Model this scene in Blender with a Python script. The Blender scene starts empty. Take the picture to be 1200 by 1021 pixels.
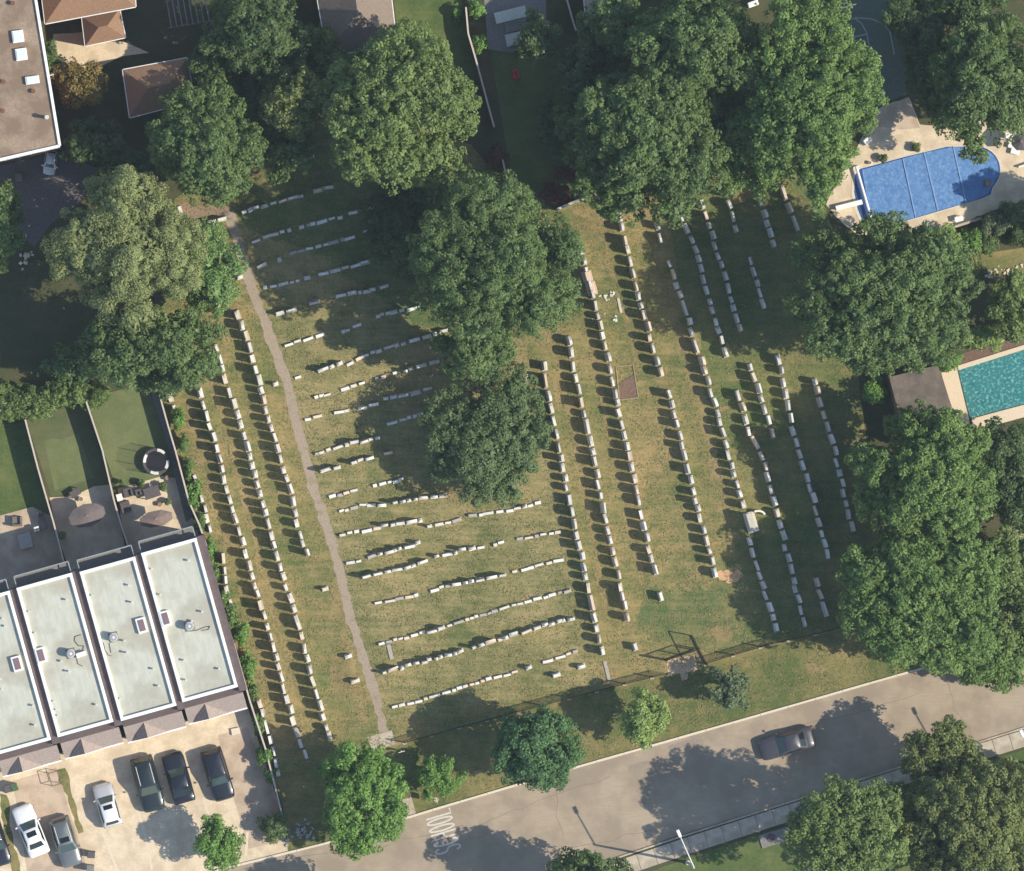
import bpy, bmesh, math, random
import numpy as np
from mathutils import Vector

# ------------------------------------------------------------------ camera, sky, sun, exposure
SC = bpy.context.scene
COL = SC.collection
S = 0.072                      # metres on the ground per photograph pixel
CX, CY, CH = -30.0, 0.0, 620.0  # survey aircraft position
rad = math.radians

def G(px, py):
    return ((px - 600) * S, (510.5 - py) * S)

def at(px, py, h):
    """point at height h seen along the ray of a photograph pixel"""
    gx, gy = G(px, py)
    k = 1 - h / CH
    return (CX + (gx - CX) * k, CY + (gy - CY) * k)

cam_d = bpy.data.cameras.new('camera')
cam = bpy.data.objects.new('camera', cam_d); COL.objects.link(cam)
cam.location = (CX, CY, CH)
cam_d.sensor_width = 36
cam_d.lens = 36 * CH / (1200 * S)
cam_d.shift_x = -CX / (1200 * S)
cam_d.clip_start = 1; cam_d.clip_end = 3000
SC.camera = cam

SUN_AZ = Vector((0.982, -0.188, 0)).normalized()   # towards the sun
SUN_EL = rad(42)
world = bpy.data.worlds.new('World'); SC.world = world; world.use_nodes = True
wn = world.node_tree.nodes; wl = world.node_tree.links
bg = wn['Background']; bg.inputs['Strength'].default_value = 0.14
sky = wn.new('ShaderNodeTexSky'); sky.sky_type = 'NISHITA'; sky.sun_disc = False
sky.sun_elevation = SUN_EL; sky.sun_rotation = math.atan2(SUN_AZ.x, SUN_AZ.y)
sky.air_density = 1.0; sky.dust_density = 0.4; sky.ozone_density = 1.6
wl.new(sky.outputs[0], bg.inputs[0])
sun_d = bpy.data.lights.new('sun', 'SUN'); sun_d.energy = 4.1; sun_d.angle = rad(0.5); sun_d.color = (1, 0.925, 0.76)
sun = bpy.data.objects.new('sun', sun_d); COL.objects.link(sun)
d = SUN_AZ * math.cos(SUN_EL) + Vector((0, 0, math.sin(SUN_EL)))
sun.rotation_euler = d.to_track_quat('Z', 'Y').to_euler(); sun.location = (60, -20, 60)
SC.view_settings.view_transform = 'Standard'; SC.view_settings.look = 'None'
SC.view_settings.exposure = 0.3; SC.view_settings.gamma = 1; SC.view_settings.use_curve_mapping = False
SC.cycles.use_denoising = True
SC.cycles.max_bounces = 6; SC.cycles.transparent_max_bounces = 12

rng = random.Random(7)
nr = np.random.default_rng(11)

# ------------------------------------------------------------------ materials
def L(r, g, b, k=1.0):
    def f(c):
        c /= 255
        return (c / 12.92 if c <= 0.04045 else ((c + 0.055) / 1.055) ** 2.4) * k
    return (f(r), f(g), f(b), 1)

MATS = {}
def mat(name, c1, c2=None, scale=3.0, rough=0.85, bump=0.0, bscale=None, c3=None, scale3=0.4, metal=0.0, stretch=None, rot=0.0, detail=6, contrast=0.18, spec=0.3, mid3=0.5, w3=0.09):
    if name in MATS: return MATS[name]
    m = bpy.data.materials.new(name); m.use_nodes = True; MATS[name] = m
    n = m.node_tree.nodes; l = m.node_tree.links; p = n['Principled BSDF']
    p.inputs['Roughness'].default_value = rough; p.inputs['Metallic'].default_value = metal
    p.inputs['Specular IOR Level'].default_value = spec
    p.inputs['Base Color'].default_value = c1
    tc = n.new('ShaderNodeTexCoord'); vec = tc.outputs['Object']
    if stretch or rot:
        mp = n.new('ShaderNodeMapping'); l.new(vec, mp.inputs[0])
        mp.inputs['Rotation'].default_value = (0, 0, rot)
        if stretch: mp.inputs['Scale'].default_value = stretch
        vec = mp.outputs[0]
    out = None
    if c2:
        nz = n.new('ShaderNodeTexNoise'); nz.inputs['Scale'].default_value = scale; nz.inputs['Detail'].default_value = detail
        nz.inputs['Roughness'].default_value = 0.65
        l.new(vec, nz.inputs['Vector'])
        r = n.new('ShaderNodeValToRGB'); r.color_ramp.elements[0].position = 0.5 - contrast; r.color_ramp.elements[1].position = 0.5 + contrast
        r.color_ramp.elements[0].color = c1; r.color_ramp.elements[1].color = c2
        l.new(nz.outputs[0], r.inputs[0]); out = r.outputs[0]
        if c3:
            n2 = n.new('ShaderNodeTexNoise'); n2.inputs['Scale'].default_value = scale3; n2.inputs['Detail'].default_value = 5
            n2.inputs['Roughness'].default_value = 0.6
            l.new(tc.outputs['Object'], n2.inputs['Vector'])
            r2 = n.new('ShaderNodeMapRange'); r2.inputs['From Min'].default_value = mid3 - w3; r2.inputs['From Max'].default_value = mid3 + w3
            l.new(n2.outputs[0], r2.inputs[0])
            mx = n.new('ShaderNodeMix'); mx.data_type = 'RGBA'
            l.new(r2.outputs[0], mx.inputs[0]); l.new(out, mx.inputs[6]); mx.inputs[7].default_value = c3
            out = mx.outputs[2]
        l.new(out, p.inputs['Base Color'])
    if bump:
        nb = n.new('ShaderNodeTexNoise'); nb.inputs['Scale'].default_value = bscale or scale * 2; nb.inputs['Detail'].default_value = 4
        l.new(tc.outputs['Object'], nb.inputs['Vector'])
        b = n.new('ShaderNodeBump'); b.inputs['Strength'].default_value = 1.0; b.inputs['Distance'].default_value = bump
        l.new(nb.outputs[0], b.inputs['Height']); l.new(b.outputs[0], p.inputs['Normal'])
    return m

def grass_mat(name, green, straw, fine_dark, patch_scale, mid, streak_rot=0.0, streak=0.35):
    if name in MATS: return MATS[name]
    m = bpy.data.materials.new(name); m.use_nodes = True; MATS[name] = m
    n = m.node_tree.nodes; l = m.node_tree.links; p = n['Principled BSDF']
    p.inputs['Roughness'].default_value = 0.95; p.inputs['Specular IOR Level'].default_value = 0.1
    tc = n.new('ShaderNodeTexCoord')
    def noise(scale, det=5, vec=None, rough=0.6):
        z = n.new('ShaderNodeTexNoise'); z.inputs['Scale'].default_value = scale; z.inputs['Detail'].default_value = det
        z.inputs['Roughness'].default_value = rough
        l.new(vec or tc.outputs['Object'], z.inputs['Vector']); return z.outputs[0]
    mp = n.new('ShaderNodeMapping'); mp.inputs['Rotation'].default_value = (0, 0, streak_rot); mp.inputs['Scale'].default_value = (0.16, 1.6, 1)
    l.new(tc.outputs['Object'], mp.inputs[0])
    a = noise(patch_scale, 6, rough=0.62); b = noise(1.3, 5, mp.outputs[0], 0.7); c = noise(5.0, 5, rough=0.8)
    def math_(op, x, y):
        q = n.new('ShaderNodeMath'); q.operation = op
        for i, v in enumerate((x, y)):
            if isinstance(v, (int, float)): q.inputs[i].default_value = v
            else: l.new(v, q.inputs[i])
        return q.outputs[0]
    e = noise(0.9, 5, rough=0.7)
    t = math_('ADD', math_('MULTIPLY', a, 0.75), math_('MULTIPLY', b, streak))
    t = math_('ADD', t, math_('MULTIPLY', e, 0.55))
    t = math_('ADD', t, math_('MULTIPLY', c, 0.6))
    tot = 0.5 * (0.75 + streak + 0.55 + 0.6)
    mr = n.new('ShaderNodeMapRange'); mr.inputs['From Min'].default_value = tot + mid - 0.17; mr.inputs['From Max'].default_value = tot + mid + 0.17
    l.new(t, mr.inputs[0])
    mx = n.new('ShaderNodeMix'); mx.data_type = 'RGBA'; l.new(mr.outputs[0], mx.inputs[0])
    mx.inputs[6].default_value = green; mx.inputs[7].default_value = straw
    f = noise(15.0, 4, rough=0.85)
    mr2 = n.new('ShaderNodeMapRange'); mr2.inputs['From Min'].default_value = 0.3; mr2.inputs['From Max'].default_value = 0.7
    mr2.inputs['To Min'].default_value = fine_dark; mr2.inputs['To Max'].default_value = 1.25
    l.new(f, mr2.inputs[0])
    m2 = n.new('ShaderNodeMix'); m2.data_type = 'RGBA'; m2.blend_type = 'MULTIPLY'; m2.inputs[0].default_value = 1
    l.new(mx.outputs[2], m2.inputs[6]); l.new(mr2.outputs[0], m2.inputs[7])
    l.new(m2.outputs[2], p.inputs['Base Color'])
    bp = n.new('ShaderNodeBump'); bp.inputs['Distance'].default_value = 0.06; bp.inputs['Strength'].default_value = 0.8
    l.new(noise(14.0, 4, rough=0.8), bp.inputs['Height']); l.new(bp.outputs[0], p.inputs['Normal'])
    return m

def glass_mat(name, col, rough=0.06):
    if name in MATS: return MATS[name]
    m = bpy.data.materials.new(name); m.use_nodes = True; MATS[name] = m
    p = m.node_tree.nodes['Principled BSDF']; p.inputs['Base Color'].default_value = col
    p.inputs['Roughness'].default_value = rough; p.inputs['Specular IOR Level'].default_value = 0.6
    return m

def paint_mat(name, col, metal=0.0, rough=0.35, coat=0.6):
    if name in MATS: return MATS[name]
    m = bpy.data.materials.new(name); m.use_nodes = True; MATS[name] = m
    n = m.node_tree.nodes; l = m.node_tree.links; p = n['Principled BSDF']
    p.inputs['Base Color'].default_value = col; p.inputs['Metallic'].default_value = metal
    p.inputs['Roughness'].default_value = rough; p.inputs['Coat Weight'].default_value = coat; p.inputs['Coat Roughness'].default_value = 0.08
    tc = n.new('ShaderNodeTexCoord'); nz = n.new('ShaderNodeTexNoise'); nz.inputs['Scale'].default_value = 2.5; nz.inputs['Detail'].default_value = 5
    l.new(tc.outputs['Object'], nz.inputs['Vector'])
    mr = n.new('ShaderNodeMapRange'); mr.inputs['To Min'].default_value = rough - 0.08; mr.inputs['To Max'].default_value = rough + 0.15
    l.new(nz.outputs[0], mr.inputs[0]); l.new(mr.outputs[0], p.inputs['Roughness'])
    return m

def leaf_mat(name, dark, light, trans=0.25):
    if name in MATS: return MATS[name]
    m = bpy.data.materials.new(name); m.use_nodes = True; MATS[name] = m
    n = m.node_tree.nodes; l = m.node_tree.links; p = n['Principled BSDF']
    p.inputs['Roughness'].default_value = 0.55; p.inputs['Specular IOR Level'].default_value = 0.35
    a = n.new('ShaderNodeAttribute'); a.attribute_name = 'tint'
    mx = n.new('ShaderNodeMix'); mx.data_type = 'RGBA'; l.new(a.outputs['Fac'], mx.inputs[0])
    mx.inputs[6].default_value = dark; mx.inputs[7].default_value = light
    l.new(mx.outputs[2], p.inputs['Base Color'])
    t = n.new('ShaderNodeBsdfTranslucent'); l.new(mx.outputs[2], t.inputs[0])
    s = n.new('ShaderNodeMixShader'); s.inputs[0].default_value = trans
    l.new(p.outputs[0], s.inputs[1]); l.new(t.outputs[0], s.inputs[2])
    l.new(s.outputs[0], n['Material Output'].inputs[0])
    return m

# ------------------------------------------------------------------ mesh helpers
class MB:
    def __init__(self): self.v = []; self.f = []
    def add(self, vs, fs):
        k = len(self.v); self.v += [tuple(p) for p in vs]; self.f += [tuple(i + k for i in q) for q in fs]; return self
    def box(self, c, s, rz=0.0, top=1.0):
        cx, cy, cz = c; x, y, z = s[0] / 2, s[1] / 2, s[2] / 2
        ca, sa = math.cos(rz), math.sin(rz); vs = []
        for dz, k in ((-z, 1), (z, top)):
            for dx, dy in ((-x, -y), (x, -y), (x, y), (-x, y)):
                X, Y = dx * k, dy * k
                vs.append((cx + X * ca - Y * sa, cy + X * sa + Y * ca, cz + dz))
        return self.add(vs, [(3, 2, 1, 0), (4, 5, 6, 7), (0, 1, 5, 4), (1, 2, 6, 5), (2, 3, 7, 6), (3, 0, 4, 7)])
    def cyl(self, a, b, r0, r1=None, n=10, cap=True):
        a, b = Vector(a), Vector(b); r1 = r0 if r1 is None else r1
        z = (b - a).normalized(); x = z.orthogonal().normalized(); y = z.cross(x)
        vs = []
        for c, r in ((a, r0), (b, r1)):
            for i in range(n):
                t = 2 * math.pi * i / n; vs.append(c + x * (r * math.cos(t)) + y * (r * math.sin(t)))
        fs = [(i, (i + 1) % n, n + (i + 1) % n, n + i) for i in range(n)]
        if cap: fs += [tuple(range(n - 1, -1, -1)), tuple(range(n, 2 * n))]
        return self.add(vs, fs)
    def prism(self, pts, z0, z1):
        n = len(pts)
        if sum(pts[i][0] * pts[(i + 1) % n][1] - pts[(i + 1) % n][0] * pts[i][1] for i in range(n)) < 0: pts = pts[::-1]
        vs = [(p[0], p[1], z0) for p in pts] + [(p[0], p[1], z1) for p in pts]
        return self.add(vs, [tuple(range(n - 1, -1, -1)), tuple(range(n, 2 * n))] + [(i, (i + 1) % n, n + (i + 1) % n, n + i) for i in range(n)])
    def dome(self, c, rx, ry, rz, n=12, m=4, z0=0.0):
        vs = []; fs = []
        for j in range(m):
            t = (math.pi / 2) * j / m
            for i in range(n):
                a = 2 * math.pi * i / n
                vs.append((c[0] + rx * math.cos(t) * math.cos(a), c[1] + ry * math.cos(t) * math.sin(a), c[2] + rz * math.sin(t)))
        vs.append((c[0], c[1], c[2] + rz))
        for j in range(m - 1):
            for i in range(n): fs.append((j * n + i, j * n + (i + 1) % n, (j + 1) * n + (i + 1) % n, (j + 1) * n + i))
        for i in range(n): fs.append(((m - 1) * n + i, (m - 1) * n + (i + 1) % n, m * n))
        return self.add(vs, fs)
    def mesh(self, name, m=None, smooth=False, bevel=0.0):
        me = bpy.data.meshes.new(name); me.from_pydata(self.v, [], self.f); me.update()
        if bevel:
            b = bmesh.new(); b.from_mesh(me); bmesh.ops.bevel(b, geom=list(b.edges), offset=bevel, segments=1, affect='EDGES'); b.to_mesh(me); b.free()
        if m: me.materials.append(m)
        if smooth:
            me.polygons.foreach_set('use_smooth', [True] * len(me.polygons))
        return me
    def build(self, name, m, parent=None, smooth=False, bevel=0.0, **kw):
        return link(name, self.mesh(name, m, smooth, bevel), parent, **kw)

def link(name, data, parent=None, loc=None, rz=None, scale=None):
    o = bpy.data.objects.new(name, data); COL.objects.link(o)
    if parent: o.parent = parent
    if loc: o.location = loc
    if rz is not None: o.rotation_euler = (0, 0, rz)
    if scale: o.scale = scale
    return o

def tag(o, label, cat, group=None, kind=None):
    o['label'] = label; o['category'] = cat
    if group: o['group'] = group
    if kind: o['kind'] = kind
    return o

def thing(name, label, cat, loc=(0, 0, 0), rz=0.0, group=None):
    o = bpy.data.objects.new(name, None); COL.objects.link(o); o.empty_display_size = 0.2
    o.location = loc; o.rotation_euler = (0, 0, rz)
    return tag(o, label, cat, group)

def struct(o, kind='structure', label=None):
    o['kind'] = kind
    if label: o['label'] = label
    return o

def sheet(name, pts, z, m, px=True, kind='structure', label=None, jag=0.0, seed=1):
    P = [G(*p) for p in pts] if px else list(pts)
    if jag:
        r = random.Random(seed); Q = []
        for i, a in enumerate(P):
            b = P[(i + 1) % len(P)]; dx, dy = b[0] - a[0], b[1] - a[1]; ln = math.hypot(dx, dy); k = max(1, int(ln / 0.45))
            for j in range(k):
                t = j / k; o = r.gauss(0, jag) if j else 0
                Q.append((a[0] + dx * t - dy / ln * o, a[1] + dy * t + dx / ln * o))
        P = Q
    b = bmesh.new(); vs = [b.verts.new((x, y, z)) for x, y in P]; f = b.faces.new(vs)
    f.normal_update()
    if f.normal.z < 0: f.normal_flip()
    bmesh.ops.triangulate(b, faces=[f])
    me = bpy.data.meshes.new(name); b.to_mesh(me); b.free(); me.materials.append(m)
    o = link(name, me)
    if kind: struct(o, kind, label)
    return o

def strip_pts(pl, w):
    """offset a polyline (metres) both ways; returns closed outline"""
    Lp, Rp = [], []
    for i, p in enumerate(pl):
        a = pl[max(0, i - 1)]; b = pl[min(len(pl) - 1, i + 1)]
        dx, dy = b[0] - a[0], b[1] - a[1]; ln = math.hypot(dx, dy) or 1
        Lp.append((p[0] - dy / ln * w / 2, p[1] + dx / ln * w / 2)); Rp.append((p[0] + dy / ln * w / 2, p[1] - dx / ln * w / 2))
    return Lp + Rp[::-1]

def wall_along(mb, pl, w, z0, z1):
    for a, b in zip(pl, pl[1:]):
        ln = math.hypot(b[0] - a[0], b[1] - a[1]); r = math.atan2(b[1] - a[1], b[0] - a[0])
        mb.box(((a[0] + b[0]) / 2, (a[1] + b[1]) / 2, (z0 + z1) / 2), (ln, w, z1 - z0), r)
    return mb

def resample(pl, step):
    out = []; acc = 0; nxt = 0
    for a, b in zip(pl, pl[1:]):
        ln = math.hypot(b[0] - a[0], b[1] - a[1])
        while nxt <= acc + ln + 1e-9:
            t = (nxt - acc) / ln; out.append((a[0] + (b[0] - a[0]) * t, a[1] + (b[1] - a[1]) * t, math.atan2(b[1] - a[1], b[0] - a[0]))); nxt += step
        acc += ln
    return out

ORD = ('first second third fourth fifth sixth seventh eighth ninth tenth eleventh twelfth thirteenth fourteenth fifteenth sixteenth '
       'seventeenth eighteenth nineteenth twentieth').split()
def ordinal(n):
    if n <= 20: return ORD[n - 1]
    t = {2: 'twent', 3: 'thirt', 4: 'fort', 5: 'fift', 6: 'sixt'}[n // 10]
    return t + 'ieth' if n % 10 == 0 else t + 'y-' + ORD[n % 10 - 1]

# ------------------------------------------------------------------ palette
lawn_m = grass_mat('dry lawn', L(98, 113, 66), L(172, 150, 104), 0.62, 0.13, 0.0, rad(75), 0.55)
lawn2_m = grass_mat('dry lawn between cross rows', L(104, 114, 70), L(176, 158, 112), 0.6, 0.13, -0.02, rad(-15), 0.55)
verge_m = grass_mat('verge grass', L(96, 111, 64), L(162, 144, 98), 0.62, 0.2, 0.04, rad(-15), 0.3)
green_m = grass_mat('garden grass', L(76, 98, 54), L(116, 122, 76), 0.75, 0.25, 0.03, 0, 0.2)
turf_m = grass_mat('putting green turf', L(88, 99, 66), L(110, 113, 80), 0.9, 0.3, 0.0, 0, 0.1)
turf2_m = grass_mat('mown turf', L(98, 110, 72), L(120, 126, 86), 0.9, 0.35, -0.05, 0, 0.1)
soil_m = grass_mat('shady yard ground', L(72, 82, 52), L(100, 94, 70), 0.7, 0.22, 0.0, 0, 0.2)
bare_m = mat('bare soil', L(132, 108, 84), L(168, 142, 112), 5, 0.95, 0.03, 20)
redsoil_m = mat('brown mulch', L(104, 82, 72), L(140, 114, 98), 7, 0.95, 0.04, 20)
gravel_m = mat('gravel path', L(150, 134, 116), L(180, 163, 143), 9, 0.95, 0.015, 40, L(146, 132, 106), 1.2, mid3=0.62)
asphalt_m = mat('old asphalt', L(163, 147, 128), L(186, 168, 146), 7, 0.9, 0.004, 60, L(156, 141, 123), 0.3, stretch=(0.12, 2.0, 1), rot=rad(-16.5), spec=0.15, contrast=0.25)
asph2_m = mat('asphalt patch', L(140, 127, 115), L(162, 148, 134), 9, 0.9, 0.004, 60)
conc_m = mat('concrete', L(186, 172, 152), L(206, 193, 174), 6, 0.9, 0.003, 50, L(172, 158, 138), 0.8)
kerb_m = mat('kerb concrete', L(214, 200, 178), L(232, 220, 200), 8, 0.85)
paver_m = mat('tan pavers', L(214, 192, 162), L(238, 220, 192), 7, 0.88, 0.006, 30, L(206, 186, 158), 0.7)
paver2_m = mat('pink tan pavers', L(190, 168, 146), L(212, 190, 166), 9, 0.88, 0.006, 30, L(182, 160, 138), 0.7)
grey_pave = mat('grey paving', L(120, 116, 112), L(146, 140, 134), 6, 0.9, 0.004, 30)
white_paint = mat('worn white paint', L(226, 220, 208), L(196, 184, 168), 6, 0.8, contrast=0.3)
line_paint = mat('faded court line', L(176, 180, 178), L(150, 156, 152), 5, 0.8)
bark_m = mat('bark', L(82, 70, 58), L(116, 102, 88), 9, 0.95, 0.02, 20)
wood_m = mat('weathered fence wood', L(112, 84, 66), L(146, 116, 94), 5, 0.85, 0.004, 30)
woodcap_m = mat('bleached fence cap', L(190, 176, 160), L(214, 202, 188), 6, 0.8)
iron_m = mat('black iron', L(38, 38, 36), L(58, 54, 48), 12, 0.6, metal=0.3)
steel_m = mat('galvanised steel', L(206, 204, 198), L(226, 224, 218), 8, 0.5, metal=0.2)
white_m = mat('white trim', L(238, 236, 230), L(250, 248, 244), 3, 0.6)
black_m = mat('black plastic', L(34, 34, 38), L(48, 48, 52), 8, 0.6)
char_m = mat('charcoal fabric', L(88, 82, 84), L(108, 100, 100), 7, 0.9)
taupe_m = mat('taupe canvas', L(112, 102, 100), L(130, 118, 114), 3, 0.9)
brick_m = mat('red brown brick', L(112, 76, 66), L(138, 96, 82), 10, 0.9, 0.004, 30)
brown_m = mat('brown metal cladding', L(96, 82, 82), L(112, 98, 96), 2, 0.7)
memb_m = mat('pale roof membrane', L(188, 188, 172), L(206, 205, 190), 1.6, 0.85, 0.002, 20, L(178, 174, 158), 0.35, stretch=(2.2, 0.35, 1))
shing_m = mat('grey tan shingles', L(146, 132, 126), L(178, 162, 152), 7, 0.95, 0.006, 30)
brshing_m = mat('brown shingles', L(138, 106, 84), L(164, 132, 106), 7, 0.95, 0.006, 30)
grshing_m = mat('grey brown shingles', L(124, 110, 98), L(148, 132, 118), 7, 0.95, 0.006, 30)
gravroof_m = mat('gravel ballast roof', L(144, 124, 106), L(178, 156, 134), 6, 0.95, 0.01, 30, L(136, 116, 98), 0.5)
dglass_m = glass_mat('dark glass', (0.012, 0.016, 0.02, 1))
sky_glass = glass_mat('skylight glass', L(136, 112, 114), 0.15)
sky_white = glass_mat('white skylight dome', L(226, 240, 236), 0.3)
stone_mats = [mat('white marble', L(226, 221, 212), L(250, 247, 240), 6, 0.8, c3=L(196, 190, 178), scale3=2.5, mid3=.6), mat('pale grey granite', L(210, 204, 194), L(234, 229, 220), 9, 0.75, c3=L(186, 180, 168), scale3=2.5, mid3=.58),
              mat('warm granite', L(218, 199, 176), L(240, 224, 202), 9, 0.75, c3=L(200, 180, 156), scale3=2.5, mid3=.58), mat('grey granite', L(158, 154, 150), L(190, 184, 178), 9, 0.7),
              mat('pinkish granite', L(214, 184, 164), L(234, 208, 188), 9, 0.75)]
stone_words = ['white', 'pale grey', 'cream', 'grey', 'pinkish']
base_mats = [mat('pale stone base', L(190, 181, 166), L(212, 204, 188), 6, 0.85), mat('grey stone base', L(160, 153, 144), L(186, 178, 168), 6, 0.85),
             mat('tan stone base', L(184, 166, 142), L(206, 186, 162), 6, 0.85)]

# ------------------------------------------------------------------ ground
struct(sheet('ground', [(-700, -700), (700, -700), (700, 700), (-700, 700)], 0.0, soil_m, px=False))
struct(sheet('cemetery_lawn', [(182, 436), (205, 233), (262, 195), (330, 160), (420, 120), (552, 170), (590, 215), (652, 246), (716, 222), (800, 196), (935, 170),
        (985, 290), (1040, 700), (985, 738), (826, 779), (625, 829), (470, 872), (332, 946), (300, 852), (277, 765), (254, 690), (244, 655), (240, 628), (225, 600), (207, 533)],
        0.004, lawn_m))
struct(sheet('verge', [(332, 946), (470, 872), (625, 829), (780, 790), (985, 738), (1100, 690), (1110, 778), (1047, 796), (900, 838), (672, 903), (487, 956), (395, 986), (334, 1000)],
        0.008, verge_m))
struct(sheet('road', [(-300, 1165), (270, 1016), (395, 986), (487, 956), (672, 901), (900, 836), (1047, 794), (1100, 780), (1300, 730), (1900, 500), (1900, 700), (1300, 826), (1200, 852), (1080, 890), (900, 947),
        (790, 981), (700, 1012), (560, 1060), (200, 1150), (-300, 1300)], 0.012, asphalt_m))
struct(sheet('cemetery_lawn.001', [(275, 262), (440, 225), (600, 300), (620, 420), (655, 600), (700, 770), (700, 800), (455, 845), (424, 766), (400, 678), (350, 507), (302, 356)], 0.006, lawn2_m, jag=0.12))
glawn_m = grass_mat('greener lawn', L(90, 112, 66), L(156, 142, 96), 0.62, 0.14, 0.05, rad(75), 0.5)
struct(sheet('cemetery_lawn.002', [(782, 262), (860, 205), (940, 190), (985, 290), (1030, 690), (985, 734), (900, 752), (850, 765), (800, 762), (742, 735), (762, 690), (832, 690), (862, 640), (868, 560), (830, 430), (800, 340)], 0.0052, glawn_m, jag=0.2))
struct(sheet('cemetery_lawn.003', [(270, 244), (330, 165), (420, 130), (552, 190), (620, 300), (600, 400), (520, 400), (430, 340), (380, 300), (300, 272)], 0.0068, glawn_m, jag=0.2))  # greener grass under the trees, its colour also carrying their shade's cool tint
# worn gravel path through the graves
path_px = [(268, 248), (275, 272), (284, 303), (302, 356), (320, 404), (338, 454), (350, 507), (354, 519), (368, 575), (385, 622), (400, 678), (410, 720), (424, 766), (440, 815), (450, 858)]
pp = [G(*p) for p in path_px]
struct(sheet('gravel_path', strip_pts(pp, 0.8), 0.012, gravel_m, px=False, jag=0.085))
struct(sheet('path', [(207, 240), (262, 239), (275, 246), (272, 256), (262, 255), (212, 258)], 0.009, mat('trodden soil', L(138, 116, 98), L(160, 138, 116), 6, 0.95, 0.02, 20), jag=0.1))
struct(sheet('entrance_slab', [(430, 864), (459, 856), (464, 872), (437, 880)], 0.016, conc_m))
struct(sheet('entrance_walk', [(462, 941), (482, 934), (488, 955), (468, 962)], 0.017, conc_m))
# bare patches
def blob(name, cx, cy, rx, ry, m, z, seed, label=None, kind='structure'):
    r = random.Random(seed); pts = []
    ph = [r.uniform(0, 6.28) for _ in range(4)]
    for i in range(36):
        a = 2 * math.pi * i / 36
        k = 1 + 0.16 * math.sin(2 * a + ph[0]) + 0.12 * math.sin(3 * a + ph[1]) + 0.08 * math.sin(7 * a + ph[2]) + r.gauss(0, 0.03)
        pts.append((cx + rx * k * math.cos(a), cy + ry * k * math.sin(a)))
    return sheet(name, pts, z, m, kind=kind, label=label)
straw_m = grass_mat('bleached grass', L(118, 114, 74), L(170, 148, 104), 0.66, 0.5, -0.03, 0, 0.2)
for i, (x, y, a, b) in enumerate([(705, 262, 22, 14), (690, 245, 18, 9), (300, 690, 18, 16), (845, 742, 15, 9), (640, 380, 10, 26), (655, 455, 6, 26), (245, 430, 12, 18), (540, 580, 20, 8),
                                  (395, 700, 10, 24), (955, 785, 10, 8), (868, 228, 18, 10), (770, 255, 12, 14), (225, 500, 7, 20), (262, 520, 6, 26), (400, 790, 16, 20), (620, 840, 28, 6)]):
    blob('bleached_grass_patch', x, y, a, b, straw_m, 0.0085 if y < 780 else 0.0105, 40 + i)
for i, (pts, w) in enumerate([([(652, 420), (672, 500), (690, 600), (712, 720)], .8), ([(690, 400), (706, 470), (722, 540), (742, 620), (752, 690)], .6), ([(768, 300), (790, 370), (815, 450), (835, 530), (850, 600)], 1.0),
        ([(252, 460), (270, 520), (290, 600), (310, 680), (330, 760), (352, 840)], .7), ([(222, 470), (242, 540), (262, 620), (285, 700)], .6), ([(400, 700), (408, 760), (420, 810), (430, 850)], .9), ([(705, 260), (716, 320), (735, 380), (752, 440)], .5)]):
    r = random.Random(70 + i); V_ = []
    for k, (x, y, a) in enumerate(resample([G(*p) for p in pts], 0.3)):
        wl_s, wr_s = (max(.06, w / 2 * (.75 + .35 * math.sin(k * .5 + q) + r.gauss(0, .28))) for q in (0, 2)); V_ += [(x - math.sin(a) * wl_s, y + math.cos(a) * wl_s, 0.0088 + i * .0001), (x + math.sin(a) * wr_s, y - math.cos(a) * wr_s, 0.0088 + i * .0001)]
    struct(MB().add(V_, [(2 * k, 2 * k + 1, 2 * k + 3, 2 * k + 2) for k in range(len(V_) // 2 - 1)]).build('worn_grass_strip', straw_m))
blob('earth_patch', 855, 675, 13, 9, mat('orange earth', L(196, 152, 112), L(220, 180, 140), 6, 0.95, 0.04, 16), 0.011, 3)

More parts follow.
